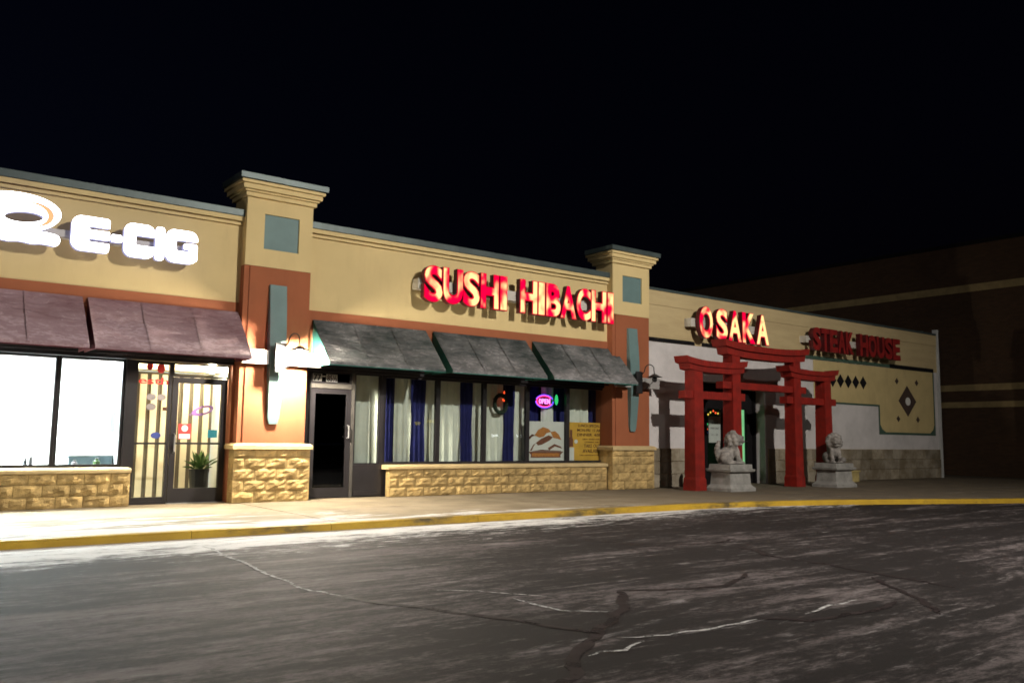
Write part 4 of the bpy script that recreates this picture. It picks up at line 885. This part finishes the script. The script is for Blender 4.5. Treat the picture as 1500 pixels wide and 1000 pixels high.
for i in range(9): a = math.pi*2*i/9; E_.append(((.13*math.cos(a), .06, .52+.15*math.sin(a)), (.06, .055, .06)))
for i in range(6): t = i/5; E_.append(((.02*math.sin(t*5), .30+.04*math.sin(t*3), .12+.40*t), (.05+.025*math.sin(t*3.1),)*3))
E_.append(((.15, -.27, .085), (.08, .08, .08)))
E_.append(((0, -.02, .012), (.24, .36, .022)))
def lion(x, y, rz, label, ped_w=.95):
    pd = thing('lion_pedestal', label[0], 'pedestal', (x, y, 0), 'lion pedestals')
    h = ped_w/2
    def ring(L_):
        V, F = [], []
        for (z, s, sy) in L_: V += [(x-s, y-sy, z), (x+s, y-sy, z), (x+s, y+sy, z), (x-s, y+sy, z)]
        for i in range(len(L_)-1):
            for k in range(4): F.append((i*4+k, i*4+(k+1) % 4, i*4+4+(k+1) % 4, i*4+4+k))
        F += [(3, 2, 1, 0), tuple(len(L_)*4-4+k for k in range(4))]; return V, F
    V, F = ring([(-.003, h, h*.8), (.07, h, h*.8), (.13, h*.88, h*.68), (.16, h*.84, h*.64)]); mk('foot', V, F, 'pedestal_stone', pd)
    V, F = ring([(.161, h*.83, h*.63), (.44, h*.79, h*.60)]); mk('die', V, F, 'pedestal_stone', pd)
    V, F = ring([(.441, h*.83, h*.66), (.47, h*.97, h*.78), (.52, h*1.0, h*.8), (.53, h*.97, h*.78)]); mk('cornice', V, F, 'pedestal_stone', pd)
    V, F = ring([(.531, h*.88, h*.70), (.64, h*.86, h*.68)]); mk('plinth', V, F, 'pedestal_stone', pd)
    ln = thing('lion_statue', label[1], 'statue', (x, y, .64), 'guardian lion statues'); blob('body', E_, 'lion_stone', ln, (x, y, .645), rz, .017, 1)
lion(17.22, 13.72, R(62), ('grey stone pedestal under the lion before the lit restaurant entry', 'weathered stone guardian lion seated sideways before the lit restaurant entry'))
lion(21.50, 13.62, R(-38), ('grey stone pedestal under the lion beside the white block wall', 'weathered stone guardian lion facing out beside the white block wall'))
yb = thing('planter', 'small yellowish stone planter beside the lion pedestal at the white wall', 'planter', (24.55, 15.2, 0))
boxes('box', [(24.40, 24.95, 14.95, 15.0, .001, .30), (24.40, 24.95, 15.36, 15.41, .001, .30), (24.40, 24.45, 15.0, 15.36, .001, .30), (24.90, 24.95, 15.0, 15.36, .001, .30), (24.45, 24.90, 15.0, 15.36, .001, .2)], 'planter_yellow', yb); box('rim', 24.37, 24.98, 14.92, 15.44, .301, .35, 'planter_yellow', yb)

# ================================================================== brick store on the right
bs_ = thing('brick_store', 'tall dark brown brick store building with tan horizontal bands', 'building', (44, 22, 0))
BX = 34.0
box('wall', BX, 60, 6.0, 44, -.003, 8.86, 'dark_brick', bs_); box('coping', BX-.05, 60, 5.95, 44, 8.862, 9.0, 'paint_black', bs_)
for z0, z1 in ((7.03, 7.31), (3.22, 3.46), (2.58, 2.80)): boxes('tan_band', [(BX-.025, BX-.001, 5.975, 44, z0, z1), (BX, 60, 5.975, 5.999, z0, z1)], 'band_brick', bs_)

# ================================================================== lot lights (out of frame, two of them added as fill) and far signs seen mirrored in the glass
def lot_lamp(x, y, h, aim, watts, label, cone=135):
    t = thing('lot_lamp', label, 'street lamp', (x, y, RZ), 'parking lot lamps')
    V, F = lathe([(.30, RZ), (.30, RZ+.75), (.27, RZ+.78)], x, y, 16); mk('base', V, F, 'concrete_base', t)
    V, F = lathe([(.09, RZ+.78), (.06, h)], x, y, 12); mk('pole', V, F, 'black_iron', t)
    d = (Vector(aim)-Vector((x, y, h))); d.z = 0; d.normalize(); V, F = tube([(x, y, h-.05), tuple(Vector((x, y, h-.03))+d*.45)], .035, 8); mk('arm', V, F, 'black_iron', t)
    c = Vector((x, y, h))+d*.7; rz = math.atan2(d.y, d.x)
    V, F = boxvf(-.3, .3, -.2, .2, -.07, .07); Mx = Matrix.Translation(c) @ Matrix.Rotation(rz, 4, 'Z') @ Matrix.Rotation(R(20), 4, 'Y'); mk('head', [tuple(Mx @ Vector(v)) for v in V], F, 'black_iron', t)
    V, F = boxvf(-.26, .26, -.16, .16, -.085, -.072); mk('lens', [tuple(Mx @ Vector(v)) for v in V], F, 'lot_lens', t)
    ld = bpy.data.lights.new('lot_lamp_light', 'SPOT'); ld.energy = watts; ld.color = (1.0, .94, .84); ld.shadow_soft_size = .13; ld.spot_size = R(cone); ld.spot_blend = 1.0
    lo = bpy.data.objects.new('lot_lamp_light', ld); C.objects.link(lo); lo.parent = t; p = c+d*.1-Vector((0, 0, .25)); lo.location = p-WL[t.name]
    lo.rotation_euler = (Vector(aim)-p).to_track_quat('-Z', 'Y').to_euler()
lot_lamp(12.4, -3.4, 10.6, (9.5, 15.5, 2.6), LAMP_W, 'tall dark floodlight pole in the parking lot facing the shopfronts')
lot_lamp(-16, -6, 10.6, (4, 15.5, 1), 2200, 'added fill floodlight pole behind the camera toward the vape shop end')  # unseen lamp added as fill for the dark shadows
lot_lamp(40, -20, 10.6, (20, 15.5, 1), 2600, 'added fill floodlight pole across the lot toward the red gate end')  # second added fill lamp, also unseen, for the gate end
def far_sign(x, z, w_, h_, mat, label):
    t = thing('roadside_sign', label, 'sign', (x, -40, RZ)); V, F = lathe([(.06, RZ), (.05, z-h_/2)], x, -40, 8); mk('post', V, F, 'galvanised', t); box('housing', x-w_/2-.05, x+w_/2+.05, -40.2, -40.02, z-h_/2-.05, z+h_/2+.05, 'black_iron', t); box('face', x-w_/2, x+w_/2, -40.018, -40.0, z-h_/2, z+h_/2, mat, t)
far_sign(43.2, 2.50, .6, .30, 'sign_yellow', 'narrow yellow lit roadside sign mirrored in the restaurant window')
far_sign(44.8, 2.72, 1.1, .25, 'sign_yellow', 'wider yellow lit roadside sign mirrored in the restaurant window')
far_sign(52.4, 1.45, .8, .18, 'far_white', 'white lit roadside sign mirrored in the window below the wreath')
far_sign(55.5, 1.42, .6, .22, 'far_white', 'small white lit roadside sign mirrored beside the blue drape')
